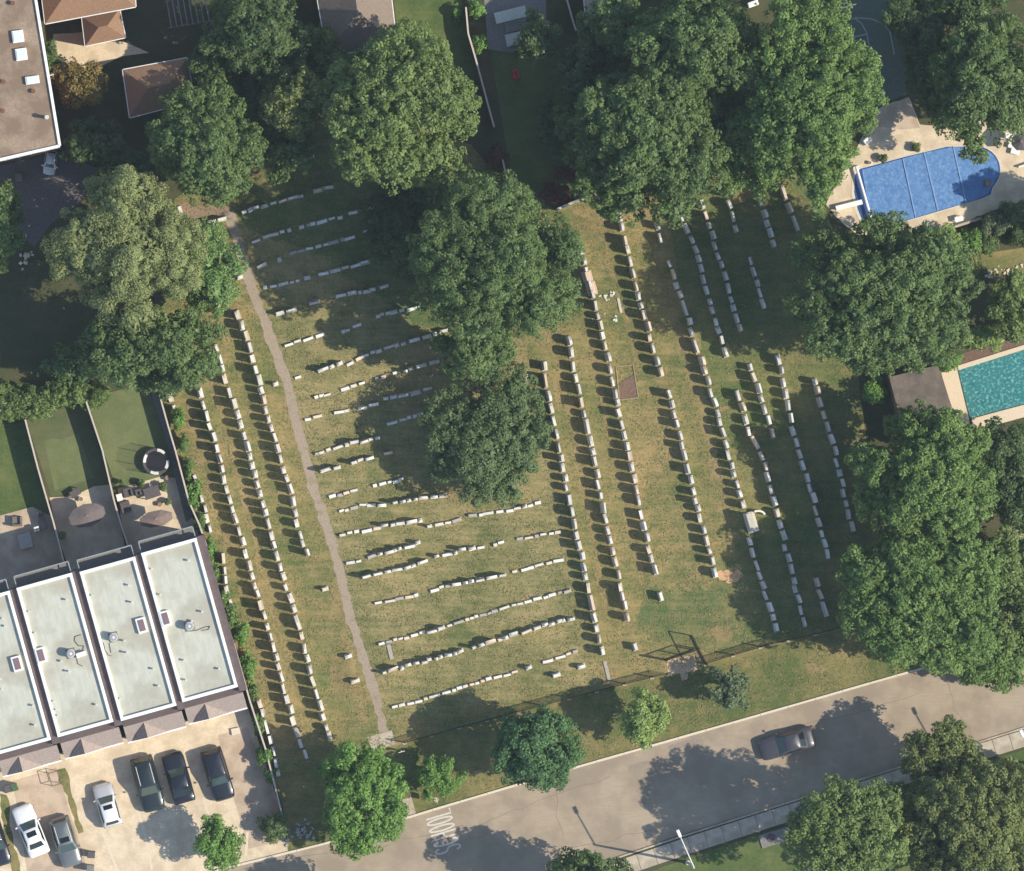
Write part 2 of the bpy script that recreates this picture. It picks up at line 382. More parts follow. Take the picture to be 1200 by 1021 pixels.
# grass tufts, weeds and dead stalks over the lawns
def inside(P, poly):
    c = np.zeros(len(P), bool); n = len(poly)
    for i in range(n):
        (x1, y1), (x2, y2) = poly[i], poly[(i + 1) % n]
        k = ((y1 > P[:, 1]) != (y2 > P[:, 1])) & (P[:, 0] < (x2 - x1) * (P[:, 1] - y1) / (y2 - y1 + 1e-12) + x1); c ^= k
    return c
def tufts(name, label, poly_px, n, m, seed, avoid=None):
    g = np.random.default_rng(seed); poly = [G(*p) for p in poly_px]; q = np.array(poly)
    P = g.uniform(q.min(0), q.max(0), (n, 2)); P = P[inside(P, poly)]
    # clustering: keep more where a slow wave field is high
    f = np.sin(P[:, 0] * 1.7 + 2 * np.sin(P[:, 1] * .9)) + np.sin(P[:, 1] * 2.3 + 1.5 * np.sin(P[:, 0] * .7)) + g.normal(size=len(P)) * .9
    P = P[f > -0.6]; n = len(P)
    if avoid:
        dmin = np.full(n, 9.0)
        for a, b in zip(avoid, avoid[1:]):
            a, b = np.array(a), np.array(b); t = np.clip(((P - a) @ (b - a)) / ((b - a) @ (b - a)), 0, 1); dmin = np.minimum(dmin, np.linalg.norm(P - (a + t[:, None] * (b - a)), axis=1))
        P = P[dmin > 0.42]; n = len(P)
    N = np.stack([g.normal(size=n) * .45, g.normal(size=n) * .45, np.ones(n)], 1); N /= np.linalg.norm(N, axis=1)[:, None]
    r = g.normal(size=(n, 3)); a = np.cross(N, r); a /= np.linalg.norm(a, axis=1)[:, None]; b = np.cross(N, a); h = g.uniform(.03, .085, n)[:, None]
    C = np.concatenate([P, np.full((n, 1), .05)], 1)
    V = np.empty((n, 4, 3), np.float32); V[:, 0] = C - a * h; V[:, 1] = C + b * h * .5; V[:, 2] = C + a * h; V[:, 3] = C - b * h * .5
    V[:, :, 2] = np.maximum(V[:, :, 2], .014)
    me = bpy.data.meshes.new(name); me.vertices.add(4 * n); me.vertices.foreach_set('co', V.reshape(-1)); me.loops.add(4 * n); me.loops.foreach_set('vertex_index', np.arange(4 * n, dtype=np.int32))
    me.polygons.add(n); me.polygons.foreach_set('loop_start', np.arange(0, 4 * n, 4, dtype=np.int32)); me.attributes.new('tint', 'FLOAT', 'FACE').data.foreach_set('value', g.uniform(0, 1, n).astype(np.float32) ** 1.3); me.update(); me.materials.append(m)
    tag(link(name, me), label, 'grass', kind='stuff')
tuft_m = leaf_mat('grass tuft', L(88, 104, 60), L(178, 158, 110), 0.15)
CEM = [(182, 436), (205, 233), (262, 195), (420, 150), (552, 190), (652, 250), (716, 226), (935, 190), (985, 290), (1030, 690), (985, 736), (826, 776), (625, 826), (470, 868), (340, 930), (300, 852), (254, 690), (240, 628), (207, 533)]
tufts('grass_tufts', 'uneven grass tufts and dead stalks across the graves', CEM, 170000, tuft_m, 5, pp)
tufts('grass_tufts', 'uneven grass tufts on the road verge', [(340, 950), (474, 876), (781, 794), (985, 742), (1100, 695), (1100, 778), (1047, 791), (900, 832), (672, 897), (487, 950)], 45000, tuft_m, 6)
# kerbs
kerb = MB()
k1 = [G(*p) for p in [(250, 1021), (395, 985), (487, 955), (672, 900), (900, 835), (1046, 793), (1100, 778)]]
wall_along(kerb, k1, 0.15, -0.05, 0.11); kb = struct(kerb.build('kerb', conc_m))
R_ = resample(k1, 2.4); R_.append((*k1[-1], R_[-1][2]))
for i, (a, b) in enumerate(zip(R_, R_[1:])):
    ln = math.hypot(b[0] - a[0], b[1] - a[1])
    if ln > .1: MB().box((0, 0, 0.04), (ln - .025, 0.175 + .01 * (i % 3), 0.186)).build('kerb_stone', kerb_m, kb, bevel=0.015, loc=((a[0] + b[0]) / 2, (a[1] + b[1]) / 2, 0), rz=math.atan2(b[1] - a[1], b[0] - a[0]))
kerb = MB(); wall_along(kerb, [G(*p) for p in [(560, 1061), (700, 1013), (790, 983), (900, 948), (1080, 891), (1200, 853), (1300, 827)]], 0.15, -0.05, 0.12)
struct(kerb.build('kerb.001', conc_m, bevel=0.02))
# south pavement: slabs with joints
sw = [G(*p) for p in [(640, 1047), (708, 1024), (800, 993), (905, 959), (1010, 926), (1095, 898), (1210, 862), (1290, 836)]]
swg = struct(sheet('pavement', strip_pts(sw, 1.42), 0.018, grey_pave, px=False))
slab_me = MB().box((0, 0, 0.05), (1.47, 1.37, 0.06)).mesh('slab', conc_m, bevel=0.012)
for i, (x, y, r) in enumerate(resample(sw, 1.5)):
    o = link('slab', slab_me, swg, loc=(x, y, 0.0), rz=r)
    o.rotation_euler = (rng.uniform(-0.004, 0.004), rng.uniform(-0.004, 0.004), r)
struct(sheet('lawn', [(640, 1075), (708, 1040), (800, 1008), (905, 973), (1010, 940), (1095, 912), (1290, 850), (1600, 760), (1600, 1600), (640, 1600)], 0.006, green_m))
# transformer slab by the pavement
pad = thing('concrete_pad', 'grey concrete pad with a dark lid beside the far pavement', 'concrete pad', (*G(910, 981), 0), rad(17))
MB().box((0, 0, 0.07), (2.9, 1.15, 0.12)).build('slab', grey_pave, pad, bevel=0.02)
MB().cyl((-0.45, 0.05, 0.13), (-0.45, 0.05, 0.17), 0.4, 0.38, 14).build('lid', brown_m, pad)
# road repairs
for i, (x, y, w, h) in enumerate([(748, 897, 24, 5), (802, 872, 38, 7), (560, 905, 10, 4)]):
    gx, gy = G(x, y); q = MB().box((0, 0, 0.0145), (w * S, h * S, 0.001)); o = q.build('road_patch', asph2_m, loc=(gx, gy, 0), rz=rad(16.5)); struct(o)
tar_m = mat('tar seal', L(112, 100, 92), L(128, 116, 106), 5, 0.8)
for i, pts in enumerate([[(470, 985), (560, 968), (640, 935), (730, 905)], [(655, 915), (652, 950), (660, 985)], [(640, 1000), (720, 985), (800, 962)], [(930, 850), (1010, 835), (1090, 810)], [(300, 1012), (400, 998), (470, 990)], [(1110, 800), (1118, 830), (1140, 860)]]):
    r = random.Random(i); P = []
    for a, b in zip(pts, pts[1:]):
        for t in range(6): P.append(G(a[0] + (b[0] - a[0]) * t / 6 + r.gauss(0, 1.2), a[1] + (b[1] - a[1]) * t / 6 + r.gauss(0, 1.2)))
    struct(sheet('road_crack', strip_pts(P, 0.028), 0.0158 + i * 0.0006, tar_m, px=False))

# painted word on the road: letters are stroke outlines, tall along the lane
word = thing('road_marking', 'worn white word SCHOOL painted across the near lane', 'road marking', (*G(519, 974.5), 0.0), rad(16.5))
def arc(cx, cy, rx, ry, a0, a1, n=14): return [(cx + rx * math.cos(rad(a0 + (a1 - a0) * i / n)), cy + ry * math.sin(rad(a0 + (a1 - a0) * i / n))) for i in range(n + 1)]
lw, lh = 0.42, 2.15   # letter width across the lane, height along it
GLY = {'L': [[(0, lh), (0, 0), (lw, 0)]], 'O': [arc(lw / 2, lh / 2, lw / 2, lh / 2, 0, 360, 24)], 'C': [arc(lw / 2, lh / 2, lw / 2, lh / 2, 35, 325, 20)],
       'H': [[(0, 0), (0, lh)], [(lw, 0), (lw, lh)], [(0, lh / 2), (lw, lh / 2)]],
       'S': [arc(lw / 2, lh * .76, lw / 2, lh * .24, 20, 270, 14) + arc(lw / 2, lh * .26, lw / 2, lh * .26, 90, -160, 14)]}
for i, ch in enumerate('SCHOOL'):
    u0 = (i - 2.5) * 0.62 - lw / 2
    mb = MB()
    for j, st in enumerate(GLY[ch]):
        ln = [(-(y - lh / 2), u0 + x) for x, y in st]       # tops of the letters face west along the lane
        o = strip_pts(ln, 0.15); n = len(ln)
        mb.add([(x, y, 0.0205 + j * 0.0006) for x, y in o], [(k, k + 1, 2 * n - 2 - k, 2 * n - 1 - k) for k in range(n - 1)])
    mb.build('letter', white_paint, word)

# ------------------------------------------------------------------ trees
LEAF = {k: leaf_mat('leaf ' + k, L(*d_), L(*l_)) for k, d_, l_ in [
 ('mid', (70, 92, 50), (132, 156, 92)), ('dark', (62, 84, 48), (110, 132, 80)), ('olive', (90, 102, 52), (150, 160, 96)), ('yellow', (84, 106, 52), (144, 164, 96)),
 ('willow', (114, 124, 72), (168, 176, 118)), ('bright', (76, 114, 46), (146, 184, 94)), ('lime', (112, 136, 66), (182, 202, 124)), ('blue', (60, 94, 54), (118, 154, 98)),
 ('dusty', (92, 106, 74), (136, 152, 110)), ('grey', (78, 99, 60), (128, 149, 96)), ('orange', (116, 104, 56), (164, 144, 84)), ('red', (92, 56, 50), (126, 80, 70)), ('fresh', (78, 106, 52), (144, 170, 94)), ('young', (90, 122, 64), (154, 182, 112))]}
NLEAF = [0]
TREES = []
def crown_mesh(lobes, leaf, seed, cover=1.0, droop=False, clump=0.62, asp=0.62):
    g = np.random.default_rng(seed)
    P, N, Sz, T = [], [], [], []
    lob = np.array(lobes)
    for (x, y, z, rx, ry, rz) in lobes:
        area = 2.6 * math.pi * ((rx * ry) ** 0.8 + 2 * ((rx * rz) ** 0.8)) / 3
        nc = max(4, int(area * 1.15 * cover / (clump / 0.62) ** 2))
        dirs = g.normal(size=(nc, 3)); dirs[:, 2] += 0.35; dirs /= np.linalg.norm(dirs, axis=1)[:, None]
        rr = g.uniform(0.72, 1.03, nc)
        cc = np.array([x, y, z]) + dirs * np.array([rx, ry, rz]) * rr[:, None]
        # drop clumps buried in another lobe
        keep = np.ones(nc, bool)
        for q in lob:
            if abs(q[0] - x) < 1e-6 and abs(q[1] - y) < 1e-6 and abs(q[2] - z) < 1e-6: continue
            e = (((cc - q[:3]) / (q[3:] * 0.72)) ** 2).sum(1); keep &= e > 1
        cc = cc[keep]; dd = dirs[keep]; nc = len(cc)
        if nc == 0: continue
        rc = g.uniform(0.45, 1.35, nc) * clump; ct = np.clip(0.45 * g.uniform(0, 1) + 0.55 * g.uniform(0.0, 1.0, nc), 0, 1)
        nl = np.maximum(8, (42 * (rc / 0.62) ** 2 * (0.30 / leaf) ** 2 * g.uniform(0.7, 1.2, nc))).astype(int)
        idx = np.repeat(np.arange(nc), nl); n = len(idx)
        dv = g.normal(size=(n, 3)) + dd[idx] * 0.5; dv[:, 2] += 0.35; dv /= np.linalg.norm(dv, axis=1)[:, None]
        pos = cc[idx] + dv * (rc[idx] * g.uniform(0.45, 1.05, n) ** 0.6)[:, None] * np.array([1, 1, 0.75])
        if droop: pos[:, 2] -= g.exponential(0.35, n)
        nrm = dv + g.normal(size=(n, 3)) * 0.55 + np.array([0, 0, 0.45])
        nrm /= np.linalg.norm(nrm, axis=1)[:, None]
        P.append(pos); N.append(nrm); Sz.append(leaf * g.uniform(0.65, 1.35, n)); T.append(np.clip(0.55 * ct[idx] + 0.45 * g.uniform(0, 1, n), 0, 1))
        # inner leaves that stop the light
        ni = int(area * 12 * cover); dv = g.normal(size=(ni, 3)); dv /= np.linalg.norm(dv, axis=1)[:, None]
        P.append(np.array([x, y, z]) + dv * np.array([rx, ry, rz]) * g.uniform(0.25, 0.68, ni)[:, None]); N.append(dv * 0.6 + np.array([0, 0, .6]) + g.normal(size=(ni, 3)) * 0.3)
        N[-1] /= np.linalg.norm(N[-1], axis=1)[:, None]
        Sz.append(np.full(ni, 0.5)); T.append(g.uniform(0, 0.8, ni))
    P = np.concatenate(P); N = np.concatenate(N); Sz = np.concatenate(Sz); T = np.concatenate(T)
    ok = P[:, 2] > 0.12; P, N, Sz, T = P[ok], N[ok], Sz[ok], T[ok]
    n = len(P); NLEAF[0] += n
    r = g.normal(size=(n, 3))
    if droop: r = r * 0.5 + np.array([0.3, 0.1, -1.0])
    a = np.cross(N, r); a /= np.linalg.norm(a, axis=1)[:, None] + 1e-9; b = np.cross(N, a)
    if droop: a, b = b, a
    h = (Sz / 2)[:, None]
    fold = N * h * 0.25
    V = np.empty((n, 4, 3), np.float32)
    V[:, 0] = P - a * h * 1.15; V[:, 1] = P + b * h * asp * 1.15 + fold; V[:, 2] = P + a * h * 1.15; V[:, 3] = P - b * h * asp * 1.15 + fold
    me = bpy.data.meshes.new('crown')
    me.vertices.add(4 * n); me.vertices.foreach_set('co', V.reshape(-1))
    me.loops.add(4 * n); me.loops.foreach_set('vertex_index', np.arange(4 * n, dtype=np.int32))
    me.polygons.add(n); me.polygons.foreach_set('loop_start', np.arange(0, 4 * n, 4, dtype=np.int32))
    at_ = me.attributes.new('tint', 'FLOAT', 'FACE'); at_.data.foreach_set('value', T.astype(np.float32))
    me.update()
    return me

def tree(name, label, px, py, rx, ry, top, col, seed, leaf=0.21, base=None, cover=1.0, droop=False, cat='tree', group=None, nsub=None, clump=0.48, trunk_r=None, core=0.58, extra=()):
    rnd = random.Random(seed)
    base = top * 0.28 if base is None else base
    zmid = base + (top - base) * 0.5
    x0, y0 = at(px, py, zmid); RX, RY = rx * S * 1.07, ry * S * 1.07
    lobes = []
    hz = (top - base) / 2
    lobes.append((0, 0, zmid - 0.02 * top, RX * core, RY * core, hz * 0.86))
    ns = nsub if nsub is not None else max(5, min(16, int(4 + (RX + RY) * 0.9)))
    ph = rnd.uniform(0, 6.28)
    for i in range(ns):
        a = ph + 2 * math.pi * i / ns + rnd.uniform(-0.5, 0.5)
        s = rnd.uniform(0.2, 0.44); dk = (1 - s) * rnd.uniform(0.84, 1.08)
        zz = zmid + hz * rnd.uniform(-0.45, 0.35)
        lobes.append((RX * dk * math.cos(a), RY * dk * math.sin(a), zz, RX * s, RY * s, min(hz * 0.5, (RX + RY) / 2 * s * 1.0)))
    for i in range(max(3, ns // 2)):
        a = rnd.uniform(0, 6.28); dk = rnd.uniform(0.15, 0.5); s = rnd.uniform(0.26, 0.4)
        zr = min(hz * 0.45, (RX + RY) / 2 * s)
        lobes.append((RX * dk * math.cos(a), RY * dk * math.sin(a), top - zr - hz * dk * dk * 0.9 - rnd.uniform(0, 0.12) * hz, RX * s, RY * s, zr))
    for (ex, ey, erx, ery, ez) in extra:   # px offsets from the crown centre
        lobes.append((ex * S, -ey * S, ez, erx * S, ery * S, min(hz * 0.6, (erx + ery) / 2 * S)))
    t = thing(name, label, cat, (x0, y0, 0), 0, group)
    link('crown', crown_mesh(lobes, leaf, seed, cover, droop, clump), t).data.materials.append(LEAF[col])
    # trunk with limbs
    tr = trunk_r or max(0.05, 0.022 * top + 0.015 * RX)
    mb = MB(); fork = max(0.3, base * 0.9)
    p = [Vector((0, 0, -0.05)), Vector((rnd.uniform(-.1, .1), rnd.uniform(-.1, .1), fork * 0.5)), Vector((rnd.uniform(-.2, .2), rnd.uniform(-.2, .2), fork)), Vector((rnd.uniform(-.4, .4), rnd.uniform(-.4, .4), zmid + hz * 0.4))]
    rs = [tr * 1.35, tr, tr * 0.85, tr * 0.25]
    for i in range(3): mb.cyl(p[i], p[i + 1], rs[i], rs[i + 1], 8, True)
    for lo in lobes[1:]:
        e = Vector(lo[:3]); st = p[2].lerp(p[3], rnd.uniform(0, 0.5)); m_ = st.lerp(e, 0.5) + Vector((0, 0, rnd.uniform(0, 0.3) * hz * 0.3))
        mb.cyl(st, m_, tr * 0.42, tr * 0.26, 5, False); mb.cyl(m_, e, tr * 0.26, tr * 0.08, 5, False)
    mb.build('trunk', bark_m, t)
    TREES.append((px, py, rx, ry))
    return t

T = tree
T('oak_tree', 'dark round tree beside the slatted pergola at the top', 300, 38, 60, 50, 12.5, 'dark', 101)
T('small_tree', 'small olive-tinged tree in front of the grey-brown hipped roof', 380, 55, 33, 32, 6.5, 'olive', 102)
T('broad_tree', 'broad green tree behind the brown garage roof, above the trodden path', 243, 165, 64, 70, 13.5, 'mid', 103)
T('broad_tree', 'yellow-tipped ragged tree between the broad garage tree and the lawn tree', 345, 112, 42, 45, 11, 'olive', 104, cover=0.8)
T('broad_tree', 'large yellow-green tree below the grey-brown roof, over the topmost cross rows', 470, 130, 88, 94, 15.5, 'yellow', 105, base=5)
T('willow_tree', 'pale feathery yellow-green willow left of the gravel path', 150, 287, 84, 88, 15, 'willow', 106, leaf=0.15, droop=True, clump=0.7, core=0.7, base=4.5)
T('young_tree', 'vivid green bush-like tree squeezed between willow and gravel path', 244, 314, 37, 54, 7, 'young', 107, leaf=0.18)
T('broad_tree', 'dark green spreading tree just below the willow, above the turf yards', 182, 410, 80, 50, 12, 'mid', 108, cover=0.9, base=3.5)
T('broad_tree', 'narrow tree cut by the left edge beside the rockery', 6, 262, 20, 52, 9, 'mid', 109)
T('oak_tree', 'biggest dark tree in the middle of the graves, with a hole in its crown', 580, 315, 95, 103, 17, 'mid', 110, leaf=0.17, core=0.55, base=5)
T('yew_tree', 'dense grey-olive tree in the graves just below the biggest one', 569, 500, 70, 92, 7.2, 'grey', 111, leaf=0.17, clump=0.5, core=0.72)
T('broad_tree', 'rounded tree at the top edge left of the ball court trees', 812, 62, 74, 72, 14.5, 'mid', 112)
T('broad_tree', 'wide tree whose crown overhangs the tops of the long grave rows', 757, 170, 86, 90, 15, 'mid', 113)
T('broad_tree', 'middle-sized tree wedged between the wide overhanging tree and the tall ball-court tree', 872, 165, 48, 62, 11, 'fresh', 114)
T('tall_tree', 'tall bright tree between the ball court and the long grave rows', 950, 112, 76, 118, 16, 'fresh', 115, leaf=0.21, base=4.5)
T('broad_tree', 'tree overhanging the far edge of the blue covered pool', 1155, 95, 64, 84, 12.5, 'mid', 116)
T('broad_tree', 'very wide dark tree between the blue pool and the shed roof', 1032, 346, 106, 94, 14.5, 'mid', 117, base=4.2)
T('round_tree', 'round light-green tree directly below the shed roof', 1086, 557, 84, 74, 11.5, 'fresh', 118, leaf=0.21, base=3.5)
T('round_tree', 'large round tree touching the road verge at the right', 1080, 698, 98, 98, 10.8, 'fresh', 119, leaf=0.21, core=0.84)
T('small_tree', 'yellow-green tree cut by the right edge beside the large round tree', 1190, 690, 42, 72, 6, 'yellow', 120)
T('small_tree', 'low spreading tree at the road corner on the right edge', 1168, 775, 48, 34, 5, 'fresh', 121)
T('small_tree', 'yellow-green garden tree on the right edge above the teal pool', 1190, 360, 30, 42, 5, 'yellow', 122)
T('street_tree', 'vivid green street tree over the cemetery entrance', 423, 935, 51, 66, 7.2, 'bright', 123, leaf=0.2, core=0.86)
T('young_tree', 'small sparse tree beside the sign post by the kerb', 514, 910, 27, 26, 3.6, 'bright', 124, leaf=0.17, cover=0.7, clump=0.42)
T('street_tree', 'round blue-green tree on the verge between the lime and vivid trees', 629, 877, 50, 48, 8.2, 'blue', 125, leaf=0.2, core=0.88)
T('young_tree', 'narrow lime-green tree on the verge', 755, 842, 25, 33, 5.5, 'lime', 126, leaf=0.18, clump=0.45)
T('young_tree', 'thin dusty-green tree on the verge near the paved gateway', 858, 807, 25, 25, 4.6, 'dusty', 127, leaf=0.2, cover=0.6, clump=0.4)
T('young_tree', 'small vivid tree standing in the paved driveway', 256, 988, 27, 30, 5.2, 'bright', 128, leaf=0.17, clump=0.45)
T('roadside_tree', 'leafy tree nearest the concrete pad at the bottom right', 996, 978, 72, 66, 12.5, 'yellow', 129, base=6.5)
T('roadside_tree', 'olive tree reaching furthest up into the road at the bottom right', 1105, 892, 46, 46, 8, 'olive', 130, base=4.2)
T('roadside_tree', 'largest olive tree in the bottom right corner', 1145, 980, 88, 88, 13, 'olive', 131)
T('roadside_tree', 'tree cut by the bottom edge below the far pavement', 690, 1036, 50, 36, 11, 'mid', 132, base=3.5)
T('roadside_tree', 'tree just below the bottom edge beneath the driveway', 430, 1062, 42, 34, 9, 'mid', 133)
T('bronze_shrub', 'orange-bronze shrub beside the tan patio', 95, 98, 33, 26, 3.4, 'orange', 134, leaf=0.18, cat='shrub', clump=0.5)
T('broad_tree', 'tree beyond the right edge shading the pool terrace', 1268, 246, 58, 28, 7.5, 'mid', 135)
T('understorey_tree', 'dark shaded tree left of the biggest tree, at the cross row ends', 470, 272, 44, 58, 6.5, 'dark', 144, cover=0.9)
for lab, x, y, a, b, h, c, k in [('dim tree filling the gap left of the large yellow-green tree', 335, 178, 34, 30, 6, 'mid', 150), ('dim low tree in front of the grey-brown roof, below it', 415, 78, 38, 32, 7.5, 'mid', 151),
        ('dim tree under the large yellow-green tree, above the biggest tree', 505, 225, 42, 26, 6.5, 'mid', 152), ('shaded tree at the right edge below the teal pool', 1168, 528, 40, 34, 5, 'dark', 153), ('shaded tree at the right edge above the tan garden path', 1195, 585, 34, 36, 5, 'dark', 154),
        ('leafy tree between the olive corner tree and the one by the concrete pad', 1062, 965, 46, 48, 7.5, 'yellow', 155), ('olive tree cut by the right edge below the street lamp', 1205, 925, 44, 34, 9, 'olive', 156), ('dim tree at the top between the shed and the rounded tree', 722, 34, 40, 44, 9, 'mid', 157),
        ('dim tree beside the rounded tree, over the dark yard', 690, 150, 34, 46, 8, 'mid', 158), ('green tree joining the biggest tree and the dense grey-olive one', 555, 412, 46, 30, 11, 'mid', 159), ('leafy low tree beside the lowest corner of the round dark tree', 250, 78, 30, 26, 6, 'dark', 160),
        ('shaded tree in the left yard between the hedge and willow', 95, 425, 38, 24, 4, 'mid', 161), ('dim tree at the top right between court and pool trees', 1060, 20, 30, 30, 6, 'dark', 162)]:
    T('understorey_tree', lab, x, y, a, b, h, c, k, cover=0.9)
T('understorey_tree', 'shaded ragged tree beside the small white hatchback', 108, 170, 36, 30, 5, 'dark', 136, cover=0.8)
T('understorey_tree', 'shaded low tree between the willow and the broad garage tree', 150, 205, 40, 26, 5, 'dark', 137, cover=0.8)
T('understorey_tree', 'small dim tree beside the pale sun loungers', 628, 44, 22, 28, 5, 'grey', 138, cover=0.8)
T('understorey_tree', 'dim tree in the dark yard right of the red chair', 690, 90, 34, 44, 7, 'dark', 139, cover=0.8)
T('understorey_tree', 'dim tree in the dark yard below the red chair', 655, 150, 26, 40, 4, 'dark', 140, cover=0.6)
T('understorey_tree', 'dim tree on the right side of the ball court', 1088, 75, 30, 70, 7, 'dark', 141, cover=0.8)
T('understorey_tree', 'dim tree under the top right corner', 1120, 10, 60, 22, 6, 'dark', 142, cover=0.8)
T('understorey_tree', 'dim tree between the round dark tree and the yellow-tipped one', 300, 100, 36, 34, 5, 'dark', 143, cover=0.7)
def shrub(label, px, py, rx, ry, top, col, seed, leaf=0.17, name='shrub', **k):
    return tree(name, label, px, py, rx, ry, top, col, seed, leaf=leaf, base=0.12, cat='shrub', clump=min(0.42, rx * S * 0.45), trunk_r=0.04, nsub=5, **k)
shrub('lime-green garden shrub nearest the blue pool terrace edge', 1113, 284, 13, 17, 2.2, 'lime', 201)
shrub('upright green shrub next to the lime shrub by the pool terrace', 1139, 283, 11, 18, 2.0, 'bright', 202)
shrub('olive shrub below the upright shrub near the garden lawn', 1137, 307, 13, 15, 1.8, 'olive', 203)
shrub('small green shrub at the near edge of the garden lawn', 1160, 288, 10, 10, 1.2, 'mid', 204)
shrub('bright shrub above the top edge of the teal pool', 1152, 396, 25, 14, 1.8, 'lime', 205)
shrub('bright shrub at the corner of the shed roof', 1108, 420, 18, 14, 2.2, 'bright', 206)
shrub('bright shrub at the left end of the shed roof', 1026, 458, 14, 12, 2.0, 'bright', 207)
shrub('clipped ball shrub at the top beside the white fence end', 558, 11, 9, 10, 1.6, 'bright', 208)
shrub('clipped ball shrub lower down beside the white fence', 562, 50, 9, 10, 1.5, 'bright', 209)
shrub('narrow shrub on the lawn side of the white fence', 535, 15, 5, 9, 1.2, 'bright', 210)
shrub('purple-red shrub beside the stub of wooden fence', 583, 184, 12, 12, 1.8, 'red', 211)
shrub('dark red shrub behind the pale cemetery wall', 672, 203, 20, 12, 1.6, 'red', 212)
shrub('dark red shrub in the wall corner', 650, 228, 16, 11, 1.4, 'red', 213)
shrub('green shrub beside the flat gravel roof', 56, 66, 12, 20, 2.6, 'mid', 214)
shrub('leafy shrub at the bottom end of the yard fence', 322, 968, 18, 16, 2.2, 'grey', 215)
for i, (x, y, rx, ry, w) in enumerate([(208, 490, 7, 15, 'highest up'), (227, 578, 9, 18, 'second down'), (246, 645, 7, 17, 'third down'), (283, 742, 7, 14, 'fourth down'), (291, 782, 8, 20, 'fifth down'), (310, 885, 9, 10, 'lowest')]):
    shrub(f'hedge shrub against the yard fence among the graves, {w} of six', x, y, rx, ry, 1.7, 'bright', 220 + i, group='shrubs along the yard fence')
for i, (x, y, w) in enumerate([(215, 520, 'just below the trampoline'), (221, 548, 'level with the patio planters'), (235, 612, 'at the fence bend'), (252, 672, 'beside the upper roof corner'), (262, 702, 'level with the skylight'), (271, 722, 'below the skylight level'),
        (297, 812, 'beside the lower roof corner'), (303, 850, 'level with the dark cars'), (317, 908, 'below the dark cars')]):
    shrub(f'narrow climber on the yard fence, {w}', x, y, 5 + i % 3, 12 + 3 * (i % 2), 1.5, 'fresh', 240 + i, group='climbers along the yard fence')
# clipped hedge over the turf yards
hx, hy = G(55, 470)
hed = thing('hedge', 'thick light-green hedge across the top of the turf yards', 'hedge', (hx, hy, 0), rad(4))
hl = [(-4.3 + i * 0.95, 0.25 * math.sin(i * 1.3) + 0.05 * i, 1.35, 0.95, 1.55 - 0.07 * i, 1.25) for i in range(10)]
link('foliage', crown_mesh(hl, 0.2, 300, 1.1, False, 0.4), hed).data.materials.append(LEAF['yellow'])
mb = MB()
for q in hl: mb.cyl((q[0], q[1], -0.05), (q[0], q[1], 1.4), 0.06, 0.03, 6)
mb.build('stem', bark_m, hed)

# ------------------------------------------------------------------ headstones
ROWS = {
 'L1': [[(277, 364), (283, 380), (291, 402), (302, 440), (313, 484), (321, 512), (329, 537), (341, 580), (349, 615), (361, 656)]],
 'L2': [[(252, 404), (263, 440), (275, 478), (287, 514), (300, 562), (311, 602), (316, 622), (331, 675), (351, 735), (365, 793), (378, 838), (388, 872)]],
 'L3': [[(233, 456), (240, 480), (251, 514), (263, 565), (277, 610), (287, 645), (298, 685), (314, 735), (331, 798), (344, 848), (361, 895)]],
 'L4': [[(199, 461), (213, 512), (227, 555), (237, 587), (247, 627)], [(261, 648), (265, 690), (278, 735)], [(297, 805), (310, 845), (322, 890), (328, 915)]],
 'V1': [[(636, 424), (641, 457), (654, 517), (666, 582), (683, 660), (695, 720), (708, 772)]],
 'V2': [[(665, 394), (678, 457), (693, 520), (708, 602), (718, 645), (734, 724)]],
 'V3': [[(681, 289), (686, 314), (697, 354), (712, 419), (723, 472), (740, 545), (752, 605), (768, 675)]],
 'V4': [[(722, 233), (735, 296), (752, 361), (776, 444)], [(782, 456), (798, 520), (812, 575), (825, 625), (838, 673)]],
 'V5': [[(769, 259), (776, 288)], [(783, 305), (801, 359), (821, 422), (842, 489), (863, 565), (872, 595)], [(877, 629), (888, 667), (905, 720), (911, 745)]],
 'V6': [[(796, 250), (816, 294), (831, 351), (852, 420)], [(863, 457), (878, 507), (895, 540), (909, 595), (925, 660), (945, 739)]],
 'V7': [[(820, 234), (845, 311), (867, 388)], [(877, 427), (893, 469), (905, 510)]],
 'V8': [[(849, 221), (865, 276)], [(878, 302), (896, 361)], [(911, 415), (928, 502), (946, 562), (972, 658)]],
 'V9': [[(885, 218), (908, 293)], [(953, 443), (978, 527), (1000, 630)], [(955, 678), (970, 728)]],
 'V10': [[(915, 218), (934, 268)]],
}
VN = {'L1': 'first row left of the path', 'L2': 'second row left of the path', 'L3': 'third row left of the path', 'L4': 'row along the yard fence'}
for i in range(1, 11): VN[f'V{i}'] = f'{ORD[i - 1]} of the long right-hand rows'
